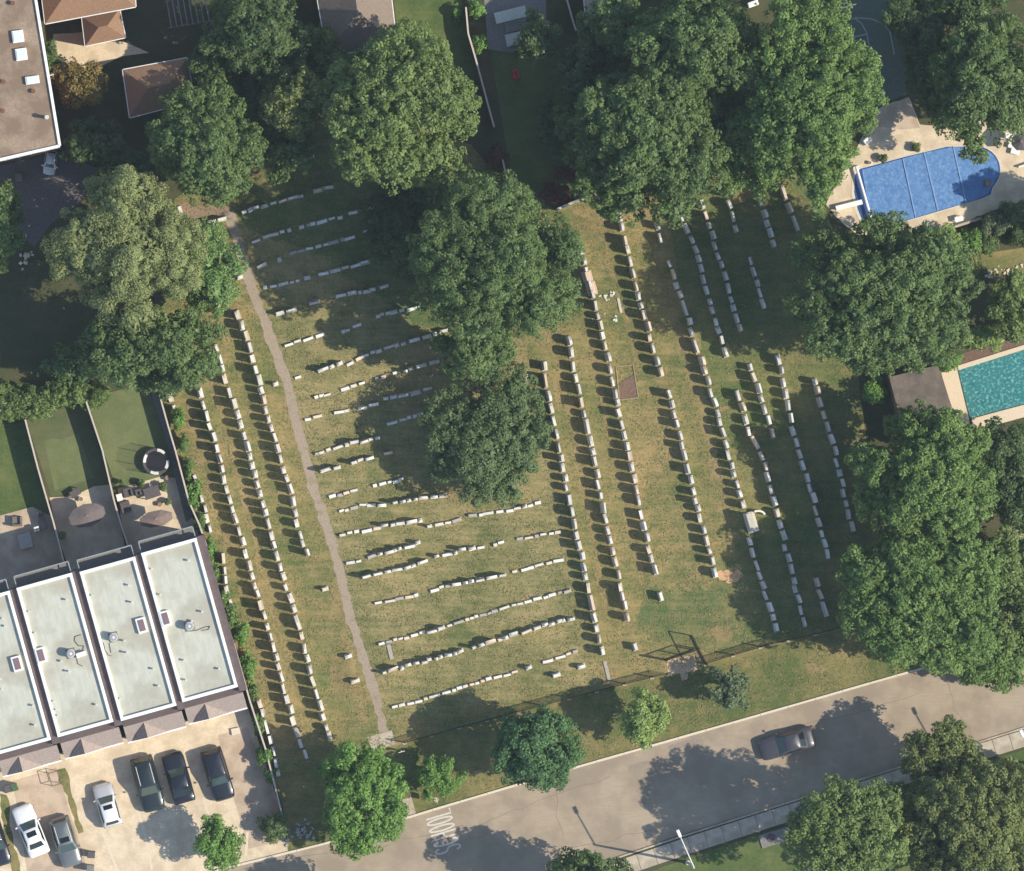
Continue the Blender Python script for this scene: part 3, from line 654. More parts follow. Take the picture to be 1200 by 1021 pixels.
HROWS = [  # cross rows, from the road up
 [[(459, 829), (500, 818), (558, 800), (598, 789), (632, 778), (678, 764)]],
 [[(448, 789), (475, 780), (536, 765), (571, 753), (605, 743), (640, 732), (679, 722)]],
 [[(435, 759), (475, 746), (506, 739), (558, 723), (592, 712), (622, 704), (672, 690)]],
 [[(425, 711), (486, 698), (531, 685), (568, 679), (610, 668), (660, 655)]],
 [[(424, 677), (450, 670), (474, 666), (496, 659), (513, 652), (538, 645), (568, 640), (612, 631), (655, 623)]],
 [[(405, 660), (458, 646), (494, 636)]],
 [[(398, 627), (438, 619), (463, 614), (497, 608)], [(500, 617), (543, 609)], [(548, 605), (598, 598), (640, 587)]],
 [[(397, 600), (424, 592), (450, 592)], [(460, 590), (486, 585), (523, 581)]],
 [[(385, 582), (423, 573)], [(438, 570), (478, 560)]],
 [[(375, 552), (403, 545), (442, 534), (456, 531)]],
 [[(370, 532), (400, 523), (425, 517), (450, 511)]],
 [[(447, 498), (502, 484)]],
 [[(358, 491), (400, 483), (440, 474)], [(448, 469), (505, 456)]],
 [[(362, 468), (425, 449), (455, 440)], [(460, 438), (528, 419)]],
 [[(345, 443), (372, 436), (400, 425)], [(406, 427), (430, 416), (460, 407), (520, 388)]],
 [[(333, 406), (380, 391)], [(400, 389), (428, 380)], [(440, 371), (495, 358)]],
 [[(322, 369), (383, 352)], [(393, 348), (425, 342), (468, 333)]],
 [[(309, 338), (350, 329)], [(356, 325), (393, 317), (437, 306)]],
 [[(301, 314), (310, 310)], [(325, 305), (343, 297), (435, 271)]],
 [[(296, 285), (321, 274), (395, 255), (440, 243)]],
 [[(283, 250), (296, 245), (388, 219)]],
 [[(344, 187), (383, 178)]],
]
def tablet_profile(shape, w, h):
    k = w / 2
    if shape == 'flat': return [(-k, 0), (k, 0), (k, h * 0.97), (k - 0.03, h), (-k + 0.03, h), (-k, h * 0.97)]
    if shape == 'round': return [(-k, 0), (k, 0), (k, h - 0.24)] + [(k * math.cos(rad(t)), h - 0.24 + 0.24 * math.sin(rad(t))) for t in range(15, 180, 15)] + [(-k, h - 0.24)]
    if shape == 'peak': return [(-k, 0), (k, 0), (k, h * 0.78), (k * 0.55, h * 0.9), (0, h), (-k * 0.55, h * 0.9), (-k, h * 0.78)]
    if shape == 'shoulder': return [(-k, 0), (k, 0), (k, h * 0.84), (k * 0.78, h * 0.86), (k * 0.7, h * 0.95), (k * 0.4, h), (-k * 0.4, h), (-k * 0.7, h * 0.95), (-k * 0.78, h * 0.86), (-k, h * 0.84)]
    return [(-k, 0), (k, 0), (k * 0.92, h), (-k * 0.92, h)]
def tablet_mb(shape, w, h, t):
    pr = tablet_profile(shape, w, h); n = len(pr); mb = MB()
    vs = [(u, -t / 2, z) for u, z in pr] + [(u, t / 2, z) for u, z in pr]
    mb.add(vs, [tuple(range(n)), tuple(range(2 * n - 1, n - 1, -1))] + [(i, n + i, n + (i + 1) % n, (i + 1) % n) for i in range(n)])
    return mb
SHAPES = ['flat', 'round', 'round', 'peak', 'shoulder', 'taper']
SWORD = {'flat': 'square', 'round': 'rounded', 'peak': 'peaked', 'shoulder': 'shouldered', 'taper': 'tapered'}
TAB, BASE, SLAB = {}, {}, {}
def tab_me(shape, mi):
    if (shape, mi) not in TAB: TAB[shape, mi] = tablet_mb(shape, 1, 1, 1).mesh('tablet', stone_mats[mi])
    return TAB[shape, mi]
def base_me(bi):
    if bi not in BASE: BASE[bi] = MB().box((0, 0, 0.5), (1, 1, 1), top=0.93).mesh('base', base_mats[bi])
    return BASE[bi]
def slab_me_(mi):
    if mi not in SLAB:
        SLAB[mi] = MB().add([(-.5, -.5, 0), (.5, -.5, 0), (.5, .5, 0), (-.5, .5, 0), (-.48, -.42, .62), (.48, -.42, .62), (.48, .3, 1), (-.48, .3, 1)],
                            [(3, 2, 1, 0), (4, 5, 6, 7), (0, 1, 5, 4), (1, 2, 6, 5), (2, 3, 7, 6), (3, 0, 4, 7)]).mesh('stone', stone_mats[mi])
    return SLAB[mi]
def covered(px, py):
    for (cx, cy, rx, ry) in TREES:
        if ((px - cx) / rx) ** 2 + ((py - cy) / ry) ** 2 < 0.66: return True
    return False
stones = []   # dicts, all rows
for key, segs in list(ROWS.items()) + [(i, s) for i, s in enumerate(HROWS)]:
    cross = isinstance(key, int); r = random.Random(str(key)); row = []
    for seg in segs:
        q = [G(*p) for p in seg]
        tot = sum(math.hypot(b[0] - a[0], b[1] - a[1]) for a, b in zip(q, q[1:]))
        s = 0.0; run = None
        fine = resample(q, 0.02)
        while s < tot - 0.25:
            if cross:
                if r.random() < 0.2 or run is None: run = r.random() < (0.5 if key > 0 else 0.25)
                ln = r.choice([0.36, 0.45, 0.55, 0.66, 0.8, 0.95]); gap = r.choice([0.05, 0.07, 0.1, 0.2 if run else 0.12])
            else:
                run = True; ln = r.uniform(0.6, 0.95); gap = r.uniform(0.1, 0.24)
                if r.random() < 0.05: ln = 1.35
            mid = s + ln / 2
            if mid > tot: break
            x, y, a = fine[min(len(fine) - 1, int(mid / 0.02))]
            if not (r.random() < 0.07 and cross):
                row.append(dict(x=x + r.gauss(0, .045), y=y + r.gauss(0, .045), a=a + r.gauss(0, .05), ln=ln, tall=run, mi=r.choices([0, 1, 2, 3, 4], [4, 5, 3, 1.8, 1.6] if not cross else [8, 4, 1.5, 1.2, 0.3])[0],
                            bi=r.choice([0, 0, 1, 2]), shape=r.choice(SHAPES), h=r.uniform(0.82, 1.25) if not cross else r.uniform(0.55, 1.0), t=r.uniform(0.14, 0.24), d=r.uniform(0.28, 0.48) if not cross else r.uniform(0.26, 0.4), cross=cross,
                            lh=r.uniform(0.16, 0.34), tilt=r.gauss(0, 0.05), off=r.uniform(-.06, .06), wf=r.uniform(.84, .98)))
            s += ln + gap
    # number them: long rows from the road end, cross rows from the path
    if not cross: row = row[::-1]
    for i, st in enumerate(row):
        px, py = st['x'] / S + 600, 510.5 - st['y'] / S
        st['n'] = i + 1; st['key'] = key; st['hid'] = covered(px, py)
    stones += row
stones = [s for s in stones if not s['hid']]
up = sorted([s for s in stones if s['tall']], key=lambda s: -s['ln'] * (0.55 + 0.45 * (s['mi'] in (0, 1, 2))) * (1.15 if not s['cross'] else 1.0))
low = sorted([s for s in stones if not s['tall']], key=lambda s: -s['ln'])
LIM = 300
def place_upright(s):
    where = VN.get(s['key']) or f"{ordinal(s['key'] + 1)} cross row up from the road"
    end = 'from the path' if s['cross'] else 'from the road end'
    lab = f"{stone_words[s['mi']]} {SWORD[s['shape']]} headstone, {ordinal(s['n'])} {end}, {where}"
    t = thing('headstone', lab, 'headstone', (s['x'], s['y'], 0), s['a'], 'upright headstones standing in rows')
    bh = 0.16 + 0.1 * (s['h'] > 0.8)
    link('base', base_me(s['bi']), t, scale=(s['ln'] * 1.02, s['d'], bh))
    o = link('tablet', tab_me(s['shape'], s['mi']), t, loc=(0, s['off'], bh - 0.004), scale=(s['ln'] * s['wf'], s['t'], s['h'])); o.rotation_euler = (s['tilt'], 0, 0)
def place_low(s):
    where = f"{ordinal(s['key'] + 1)} cross row up from the road"
    t = thing('grave_marker', f"low {stone_words[s['mi']]} grave marker, {ordinal(s['n'])} from the path, {where}", 'grave marker', (s['x'], s['y'], 0), s['a'], 'low markers in the cross rows')
    link('base', base_me(s['bi']), t, scale=(s['ln'] * 1.03, s['d'] * 0.95, 0.07))
    link('stone', slab_me_(s['mi']), t, loc=(0, 0, 0.066), scale=(s['ln'] * 0.9, s['d'] * 0.78, s['lh']))
for s in up[:LIM]: place_upright(s)
for s in low[:LIM]: place_low(s)
if up[LIM:]:
    mb = MB()
    for s in up[LIM:]:
        bh = 0.18; ca, sa = math.cos(s['a']), math.sin(s['a'])
        for sub, z0 in ((MB().box((0, 0, bh / 2), (s['ln'], s['d'], bh), top=.93), 0), (tablet_mb(s['shape'], s['ln'] * .86, s['h'], s['t']), bh - .004)):
            mb.add([(s['x'] + x * ca - y * sa, s['y'] + x * sa + y * ca, z + z0) for x, y, z in sub.v], sub.f)
    tag(mb.build('headstones', stone_mats[1]), 'the many smaller upright headstones filling the gaps in the rows', 'headstones', kind='stuff')
print('STONES', len(up), len(low), 'LEAVES', NLEAF[0])
# single stones away from the rows
def lone(label, px, py, a, ln, mi, shape, h, name='headstone'):
    t = thing(name, label, 'headstone', (*G(px, py), 0), rad(a), 'single headstones away from the rows')
    link('base', base_me(0), t, scale=(ln * 1.15, 0.42, 0.18)); link('tablet', tab_me(shape, mi), t, loc=(0, 0, 0.176), scale=(ln, 0.2, h))
lone('lone white headstone below the end of the third long right-hand row', 774, 699, -74, 0.72, 0, 'flat', 0.8)
lone('lone pale headstone on the grass left of the open gates', 744, 758, -72, 0.6, 1, 'flat', 0.72)
lone('wide white headstone ending the trodden path at its left', 211, 248, -74, 0.85, 0, 'flat', 1.1)
lone('white headstone left of the top of the gravel path, left of a pair', 248, 260, 14, 0.72, 0, 'round', 0.9)
lone('white headstone left of the top of the gravel path, right of a pair', 260, 257, 14, 0.72, 0, 'flat', 0.85)
lone('small white headstone on the left edge of the path by the vivid tree', 281, 325, 14, 0.45, 0, 'round', 0.5)
lone('small white headstone on the left edge of the path beside the first row', 323, 450, 14, 0.42, 0, 'round', 0.6)
lone('small headstone on bare grass left of the path, below the first row', 381, 690, 14, 0.5, 2, 'flat', 0.5)
lone('pale headstone left of the path, upper one near the entrance', 408, 769, 16, 0.55, 0, 'peak', 0.6)
lone('pale headstone left of the path, lower one near the entrance', 416, 798, 16, 0.7, 2, 'round', 0.6)
lone('white headstone below the lowest cross row, left one', 652, 791, 16, 0.62, 0, 'flat', 0.6)
lone('white headstone below the lowest cross row, right one', 681, 781, 16, 0.6, 0, 'round', 0.65)
# larger family monuments
mon = thing('family_monument', 'large pale family monument with a curved arm in the fifth long right-hand row', 'monument', (*G(880, 612), 0), rad(-73))
MB().box((0, 0, 0.12), (1.75, 0.95, 0.24)).build('plinth', base_mats[0], mon, bevel=0.03)
MB().box((0, -0.08, 0.92), (1.5, 0.42, 1.36), top=0.97).build('stele', stone_mats[0], mon, bevel=0.04)
MB().box((0, -0.08, 1.66), (1.66, 0.56, 0.13)).build('cap', base_mats[0], mon, bevel=0.03)
mb = MB(); A = [(-0.78 + 0.5 - 0.5 * math.cos(rad(t)), 0.52 + 0.75 * math.sin(rad(t))) for t in range(0, 100, 10)]
wall_along(mb, A, 0.16, 0.0, 0.62); mb.build('curved_arm', stone_mats[0], mon)
for lab, px, py, w in (('broad pinkish double monument near the top of the third long right-hand row', 693, 338, 1.15), ('broad cream monument just above the pinkish double monument', 688, 324, 0.95)):
    m2 = thing('family_monument', lab, 'monument', (*G(px, py), 0), rad(-75)); mi = 4 if 'pinkish' in lab else 2
    MB().box((0, 0, 0.13), (w, 0.85, 0.26)).build('plinth', base_mats[2], m2, bevel=0.03); MB().box((0, 0, 0.72), (w * 0.85, 0.4, 0.94), top=0.95).build('stele', stone_mats[mi], m2, bevel=0.03)
# kerbed brown plot
plot = thing('grave_plot', 'triangular brown grave plot edged by a thin pale kerb', 'grave plot', (0, 0, 0))
pl = [G(*p) for p in [(722, 430), (742, 428), (748, 466), (726, 469)]]
o = sheet('soil', [(724, 452), (745, 438), (747.5, 465), (727, 468)], 0.05, redsoil_m, kind=None, jag=0.06); o.parent = plot
mb = MB(); wall_along(mb, pl + pl[:1], 0.07, 0, 0.1); mb.build('edging', mat('weathered edging', L(150, 136, 108), L(176, 160, 130), 8, 0.9), plot)
tag(MB().box((0, 0, 0.06), (0.9, 0.36, 0.12)).build('ledger_stone', stone_mats[4], loc=(*G(617, 445), 0), rz=rad(68), bevel=0.02), 'flat pinkish ledger stone beside the first long right-hand row', 'ledger stone')
tag(MB().box((0, 0, 0.05), (1.3, 0.22, 0.1)).build('ledger_stone', base_mats[0], loc=(*G(726, 358), 0), rz=rad(-78), bevel=0.02), 'flat pale ledger stone between the third and fourth long rows', 'ledger stone')
tag(MB().box((0, 0, 0.04), (1.7, 0.28, 0.08)).build('ledger_stone', base_mats[1], loc=(*G(711, 786), 0), rz=rad(-76), bevel=0.02), 'flat grey strip of stone at the road end of the first long right-hand row', 'ledger stone')
tag(MB().box((0, 0, 0.05), (1.3, 0.34, 0.1)).build('ledger_stone', base_mats[1], loc=(*G(457, 764), 0), rz=rad(-76), bevel=0.02), 'flat grey ledger stone below the third cross row near the path', 'ledger stone')
blob('earth_patch', 848, 479, 5, 3, bare_m, 0.0108, 9)
# boulder
mb = MB().dome((0, 0, 0), 0.75, 0.5, 0.3, 10, 3)
# ------------------------------------------------------------------ cemetery fences and gates
def iron_fence(label, pts):
    f = thing('iron_fence', label, 'fence', (0, 0, 0)); q = [G(*p) for p in pts]
    mb = MB()
    for z in (0.2, 1.15): wall_along(mb, q, 0.035, z, z + 0.04)
    mb.build('rail', iron_m, f)
    mb = MB()
    for (x, y, a) in resample(q, 0.13): mb.box((x, y, 0.68), (0.022, 0.022, 1.3), a)
    o = mb.build('pickets', iron_m, f); o['kind'] = 'stuff'
    pm = MB().box((0, 0, 0.72), (0.09, 0.09, 1.44)).mesh('post', iron_m)
    for (x, y, a) in resample(q, 2.4): link('post', pm, f, loc=(x, y, 0), rz=a)
    foot = MB().box((0, 0, 0.03), (0.34, 0.22, 0.07)).mesh('footing', conc_m, bevel=0.02)
    for (x, y, a) in resample(q, 2.4): link('footing', foot, f, loc=(x, y - 0.1, 0), rz=a)
iron_fence('black iron picket fence from the entrance to the paved gateway', [(474, 870), (545, 850), (625, 829), (700, 809), (781, 789)])
iron_fence('black iron picket fence from the paved gateway to the right-hand trees', [(827, 777), (900, 755), (975, 738), (1040, 715)])
gatep = struct(sheet('gateway_paving', [(781, 773), (814, 768), (818, 785), (806, 788), (806, 796), (799, 798), (797, 789), (783, 792)], 0.014, mat('orange tan gateway pavers', L(196, 164, 130), L(218, 186, 150), 6, 0.9, 0.006, 30)))
def gate(label, px, py, a, ln, h=1.75):
    g = thing('iron_gate', label, 'gate', (*G(px, py), 0), rad(a)); w = 0.075
    mb = MB()
    for z in (0.12, h): mb.box((ln / 2, 0, z), (ln, w, w))
    for u in (w / 2, ln / 2, ln - w / 2): mb.box((u, 0, h / 2 + .06), (w, w * .96, h - .13))
    mb.build('frame', iron_m, g)
    mb = MB()
    for i in range(int(ln / 0.22)): mb.box((0.2 + i * 0.22, 0, h / 2 + .06), (0.012, 0.012, h - .13))
    mb.build('bars', iron_m, g); MB().box((-0.09, 0, 1.0), (0.13, 0.13, 2.0)).build('post', iron_m, g)
gate('left leaf of the open black iron gate', 781, 773, 19.4, 2.5)
gate('right leaf of the open black iron gate', 826, 777, 117, 2.65)
wl_ = tag(wall_along(MB(), [G(*p) for p in [(652, 246), (675, 236), (716, 221)]], 0.22, 0, 1.5).build('stone_wall', mat('pale wall', L(184, 176, 166), L(206, 198, 188), 6, 0.9), bevel=0.02), 'pale low wall closing the top of the long grave rows', 'wall')
def board_fence(label, pts, h=1.8, capm=None, bm=None, cat='fence', step=2.2):
    f = thing('board_fence', label, cat, (0, 0, 0)); q = [G(*p) for p in pts]; R = resample(q, step)
    end = q[-1]; R = R + [(end[0], end[1], R[-1][2])]
    pm = MB().box((0, 0, h / 2), (0.11, 0.11, h)).mesh('post', bm or wood_m)
    for (x, y, a) in R: link('post', pm, f, loc=(x, y, 0), rz=a)
    for a, b in zip(R, R[1:]):
        ln = math.hypot(b[0] - a[0], b[1] - a[1])
        if ln < 0.2: continue
        ang = math.atan2(b[1] - a[1], b[0] - a[0]); k = max(1, int(ln / 0.16)); mb = MB()
        for i in range(k): mb.box((ln * (i + 0.5) / k, 0, h / 2 - 0.02), (ln / k - 0.006, 0.03 + 0.008 * (i % 2), h - 0.1))
        mb.build('panel', bm or wood_m, f, loc=(a[0], a[1], 0), rz=ang)
        MB().box((ln / 2, 0, h + 0.02), (ln - 0.01, 0.14, 0.045)).build('cap_rail', capm or woodcap_m, f, loc=(a[0], a[1], 0), rz=ang)
board_fence('wooden fence between the first and second turf yards', [(30, 492), (46, 553), (66, 622), (76, 662)])
board_fence('wooden fence between the putting green and the trampoline yard', [(101, 470), (120, 527), (137, 600), (152, 645)])
board_fence('long pale-capped fence between the yards and the graves', [(182, 440), (191, 479), (207, 533), (222, 590), (226, 602), (241, 628), (246, 660), (256, 697), (277, 765), (293, 822), (311, 877), (331, 957)], 1.5)
board_fence('white-capped fence beside the top lawn', [(545, 10), (548, 44), (558, 75), (567, 110), (578, 150)], 1.7)
board_fence('short stub of pale wooden fence above the biggest tree', [(588, 188), (594, 217)], 1.6)
board_fence('thin pale fence beside the dim yard with the stone slab', [(663, 0), (668, 20), (674, 37)], 1.5)

# ------------------------------------------------------------------ townhouses
HR = rad(15.6); HW, HD, HH = 4.77, 12.9, 8.0
def townhouse(label, bl, roof_feats, seed):
    x, y = at(bl[0], bl[1], HH); r = random.Random(seed)
    h = thing('townhouse', label, 'townhouse', (x, y, 0), HR)
    MB().box((HW / 2, HD / 2, HH / 2 - 0.1), (HW, HD, HH - 0.2)).build('wall', brick_m, h)
    MB().box((HW / 2, HD / 2, HH - 0.06), (HW - 0.1, HD - 0.1, 0.08)).build('roof', memb_m, h)
    for c, s_ in (((HW / 2, 0.14, HH + 0.0), (HW + .04, 0.28, 0.5)), ((HW / 2, HD - 0.14, HH), (HW + .04, 0.28, 0.5)), ((0.12, HD / 2, HH), (0.26, HD - 0.57, 0.5)), ((HW - 0.12, HD / 2, HH), (0.26, HD - 0.57, 0.5))):
        MB().box(c, s_).build('parapet', white_m, h, bevel=0.02)
    MB().box((HW + 0.35, HD / 2 - 0.2, 3.92), (0.66, HD + 0.5, 7.84)).build('party_wall', brown_m, h)
    # steep brown front slope and shingled porch roof
    MB().add([(0, 0, 7.7), (HW, 0, 7.7), (HW + .0, -0.62, 6.25), (0, -0.62, 6.25), (0, 0.02, 6.15), (HW, 0.02, 6.15)], [(0, 3, 2, 1), (3, 4, 5, 2), (0, 4, 3), (1, 2, 5), (0, 1, 5, 4)]).build('mansard', brown_m, h)
    pz1, pz0, py1, py0 = 6.2, 4.4, -0.60, -2.0
    MB().add([(-.0, py1, pz1), (HW + .3, py1, pz1), (HW + .3, py0, pz0), (0, py0, pz0), (0, py1, pz0 - .1), (HW + .3, py1, pz0 - .1), (HW + .3, py0, pz0 - .1), (0, py0, pz0 - .1)],
             [(0, 3, 2, 1), (4, 5, 6, 7), (3, 7, 6, 2), (0, 4, 7, 3), (1, 2, 6, 5), (0, 1, 5, 4)]).build('porch_roof', shing_m, h)
    # small cross gable on the porch roof
    gx, gw = 1.75, 1.4
    apex_b, apex_f = (gx, -0.70, 6.09), (gx, py0 - 0.02, 6.06)
    MB().add([apex_b, apex_f, (gx - gw, py0 - .02, pz0 + .01), (gx + gw + .3, py0 - .02, pz0 + .01)], [(0, 2, 1), (0, 1, 3), (1, 2, 3)]).build('gable', shing_m, h)
    MB().box((HW / 2 + .15, py0 - 0.06, pz0 - 0.06), (HW + 0.3, 0.12, 0.12)).build('gutter', white_m, h)
    MB().box((HW / 2, -0.95, 2.15), (HW, 1.9, 4.3)).build('front_wall', brick_m, h)
    dr = MB().box((1.75, -1.93, 1.15), (2.6, 0.06, 2.3)).build('garage_door', white_m, h, bevel=0.01)
    for k in range(3): MB().box((1.75, -1.965, 0.5 + k * 0.6), (2.5, 0.02, 0.03)).build('groove', brown_m, dr)
    dd = MB().box((3.9, -1.93, 1.05), (0.95, 0.06, 2.1)).build('door', brown_m, h, bevel=0.01); MB().box((4.25, -1.975, 1.0), (0.05, 0.04, 0.16)).build('handle', steel_m, dd)
    for wx in (1.2, 3.5):
        for yy, zz in ((-1.915, 3.4), (HD + 0.015, 5.0), (HD + 0.015, 1.6)):
            w = MB().box((wx, yy, zz), (1.3, 0.05, 1.2)).build('window', white_m, h); MB().box((wx, yy + (0.02 if yy > 0 else -0.02), zz), (1.14, 0.05, 1.04)).build('pane', dglass_m, w)
    # rear balcony with glass rail
    MB().box((HW / 2, HD + 0.5, 6.6), (HW, 1.0, 0.2)).build('balcony', grey_pave, h)
    rl = MB().box((HW / 2, HD + 0.97, 7.6), (HW, 0.09, 0.06)).box((0.04, HD + 0.5, 7.6), (0.08, 0.94, 0.06)).box((HW - 0.04, HD + 0.5, 7.6), (0.08, 0.94, 0.06)).build('railing', mat('grey rail', L(140, 148, 150), L(160, 166, 168), 5, 0.5), h)
    MB().box((HW / 2, HD + 0.97, 7.13), (HW - 0.1, 0.02, 0.86)).build('glass', glass_mat('railing glass', L(90, 104, 110)), rl)
    # roof furniture that belongs to the house
    def loc(px, py):
        wx, wy = at(px, py, HH + 0.2); dx, dy = wx - x, wy - y; return (dx * math.cos(HR) + dy * math.sin(HR), -dx * math.sin(HR) + dy * math.cos(HR))
    for (px, py) in roof_feats['sky']:
        u, v = loc(px, py); s_ = MB().box((u, v, HH + 0.14), (0.82, 1.28, 0.34)).build('skylight', white_m, h, bevel=0.02); MB().box((u, v, HH + 0.33), (0.5, 0.96, 0.05)).build('pane', sky_glass, s_)
    for (px, py, hh) in roof_feats['vents']:
        u, v = loc(px, py); MB().cyl((u, v, HH - 0.03), (u, v, HH + hh), 0.075, 0.075, 8).cyl((u, v, HH + hh), (u, v, HH + hh + 0.06), 0.11, 0.1, 8).build('vent_pipe', steel_m, h)
    for cable in roof_feats.get('cables', []):
        q = [loc(*p) for p in cable]; mb = MB()
        for a, b in zip(q, q[1:]): mb.cyl((a[0], a[1], HH + 0.02), (b[0], b[1], HH + 0.02), 0.022, 0.022, 5)
        mb.build('cable', black_m, h)
    return h
def ac(label, px, py):
    x, y = at(px, py, HH + 0.5); a = thing('air_conditioner', label, 'air conditioner', (x, y, HH - 0.02), HR, 'air conditioners on the townhouse roofs')
    MB().cyl((0, 0, 0.06), (0, 0, 0.78), 0.36, 0.36, 16).build('casing', steel_m, a)
    MB().box((0, 0, 0.03), (0.8, 0.8, 0.06)).build('foot', grey_pave, a)
    g = MB().cyl((0, 0, 0.78), (0, 0, 0.83), 0.30, 0.29, 16).build('fan_grille', mat('grey grille', L(150, 150, 152), L(172, 172, 172), 14, 0.5), a)
    MB().cyl((0, 0, 0.83), (0, 0, 0.86), 0.1, 0.1, 10).build('hub', white_m, g)
townhouse('townhouse cut by the left edge, its flat roof nearest the edge', (-5, 885), dict(sky=[(20, 778)], vents=[(3, 725, .25), (6, 734, .2), (1, 796, .3), (2, 808, .3), (39, 827, .3), (41, 850, .3)]), 1)
townhouse('second townhouse from the left edge, white box beside its roof fan', (68, 864), dict(sky=[(48, 768)], vents=[(34, 717, .3), (78, 703, .3), (41, 742, .35), (72, 775, .25), (81, 787, .4), (66, 832, .25), (113, 826, .25), (68, 839, .3), (63, 822, .3)],
          cables=[[(95, 744), (88, 746), (87, 751), (92, 757), (98, 757), (97, 762)], [(90, 772), (91, 778), (97, 781)]]), 2)
townhouse('third townhouse from the left edge, skylight near its right parapet', (142, 845), dict(sky=[(166, 733)], vents=[(108, 698, .25), (151, 686, .3), (155, 706, .4), (120, 752, .2), (146, 751, .3), (149, 765, .5), (141, 819, .3), (180, 784, .3), (186, 804, .3)],
          cables=[[(121, 752), (123, 762), (127, 768), (131, 769)], [(128, 754), (130, 765)]]), 3)
townhouse('townhouse nearest the graves, at the end of its row', (214, 823), dict(sky=[(194, 725)], vents=[(178, 667, .25), (221, 657, .3), (188, 697, .3), (237, 717, .35), (225, 728, .3), (216, 774, .3), (257, 784, .3), (218, 797, .3)],
          cables=[[(222, 740), (230, 739), (240, 735), (246, 734), (244, 738), (236, 739)]]), 4)
ac('round white rooftop fan on the roof nearest the graves', 222, 734)
ac('round white rooftop fan on the third townhouse from the left edge', 133, 747)
ac('round white rooftop fan beside a white box, second townhouse', 83, 766)
bx_ = at(95, 767, HH + 0.3)
tag(MB().box((0, 0, 0.25), (0.85, 0.4, 0.5)).build('rooftop_box', white_m, loc=(*bx_, HH - 0.02), rz=HR + 0.05, bevel=0.03), 'white metal box beside the rooftop fan of the second townhouse', 'box')
# yard and drive grounds
struct(sheet('yard_turf', [(-20, 500), (30, 495), (50, 570), (60, 610), (-20, 625)], 0.008, green_m))
struct(sheet('putting_green', [(30, 490), (100, 470), (122, 545), (130, 575), (112, 572), (60, 582)], 0.008, turf_m))
struct(sheet('putting_green.001', [(52, 517), (60, 514), (72, 515), (92, 508), (110, 560), (92, 566), (64, 575)], 0.012, turf2_m))
struct(sheet('yard_turf.001', [(102, 468), (165, 450), (190, 478), (210, 545), (218, 560), (190, 562), (138, 576), (120, 525)], 0.008, turf2_m))
struct(sheet('side_path', [(181, 450), (190, 478), (206, 533), (222, 592), (226, 606), (218, 612), (205, 560), (196, 520), (183, 478), (176, 458)], 0.016, grey_pave))
struct(sheet('patio', [(-20, 610), (38, 594), (60, 605), (72, 645), (78, 675), (-20, 705)], 0.010, paver2_m))
struct(sheet('patio.001', [(58, 583), (85, 582), (110, 570), (128, 568), (140, 612), (150, 655), (82, 672), (66, 622)], 0.010, paver_m))
struct(sheet('patio.002', [(138, 573), (190, 558), (215, 562), (228, 615), (235, 632), (152, 655), (141, 605)], 0.0115, paver_m))
struct(sheet('driveway', [(-300, 950), (-20, 905), (290, 828), (331, 957), (338, 1001), (266, 1018), (-300, 1163)], 0.0095, paver_m))
struct(sheet('driveway.001', [(255, 862), (290, 852), (332, 960), (334, 984), (292, 995), (275, 940)], 0.0125, paver2_m))
struct(sheet('driveway.002', [(15, 915), (66, 900), (100, 1010), (96, 1060), (40, 1075)], 0.0125, paver2_m))
struct(sheet('grass_strip', [(67, 902), (76, 900), (88, 940), (98, 975), (92, 977), (80, 940)], 0.0165, verge_m, jag=0.09))
struct(sheet('grass_strip.001', [(0, 930), (8, 932), (14, 975), (26, 1025), (15, 1025), (6, 985)], 0.0165, verge_m, jag=0.1))
for i, pts in enumerate([[(160, 945), (172, 985), (178, 1020)], [(238, 935), (246, 960), (250, 975)], [(290, 975), (288, 1003)], [(120, 975), (138, 1021)]]):
    struct(sheet('paver_border', strip_pts([G(*p) for p in pts], 0.22), 0.0155, mat('pale paver border', L(216, 198, 172), L(232, 214, 190), 8, 0.9), px=False))
tag(wall_along(MB(), [G(*p) for p in [(271, 858), (281, 856)]], 0.55, 0, 0.22).build('step', kerb_m, bevel=0.02), 'pale stone step beside the end townhouse', 'step')
def fold_frame(label, px, py, w, d):
    t = thing('bike_rack', label, 'rack', (*G(px, py), 0), HR); mb = MB()
    for sx in (0, w): mb.cyl((sx, 0, 0), (sx, 0, 0.9), 0.03); mb.cyl((sx, -d, 0), (sx, -d, 0.9), 0.03); mb.cyl((sx, 0, 0.9), (sx, -d, 0.9), 0.03)
    mb.cyl((0, 0, 0.9), (w, 0, 0.9), 0.03); mb.cyl((0, -d, 0.9), (w, -d, 0.9), 0.03); mb.build('frame', brown_m, t)
fold_frame('thin brown metal frame by the second townhouse door', 57, 906, 0.75, 1.1)
def bin_(label, px, py, m, w=0.55, d=0.6, h=1.0, rz=0.3):
    b = thing('wheelie_bin', label, 'bin', (*G(px, py), 0), rz)
    MB().box((0, 0, h / 2 + 0.03), (w * 0.9, d * 0.9, h - 0.06), top=1.1).build('body', m, b); MB().box((0, 0, h + 0.03), (w * 1.05, d * 1.08, 0.07), top=0.92).build('lid', m, b)
    for s in (-1, 1): MB().cyl((s * w * 0.4, -d * 0.38, 0.1), (s * w * 0.5, -d * 0.38, 0.1), 0.1, 0.1, 10).build('wheel', black_m, b)
bin_('dark grey bin nearest the grey car bonnet', 107, 1001, char_m, rz=1.5)
bin_('grey bin at the bottom edge below the other drive bin', 106, 1017, grey_pave, rz=1.5)
bin_('dark bin on the left by the edge townhouse front', 9, 924, char_m); bin_('green-lidded bin by the edge townhouse front', 17, 922, mat('bin green', L(70, 96, 70), L(90, 112, 84), 5, 0.7))

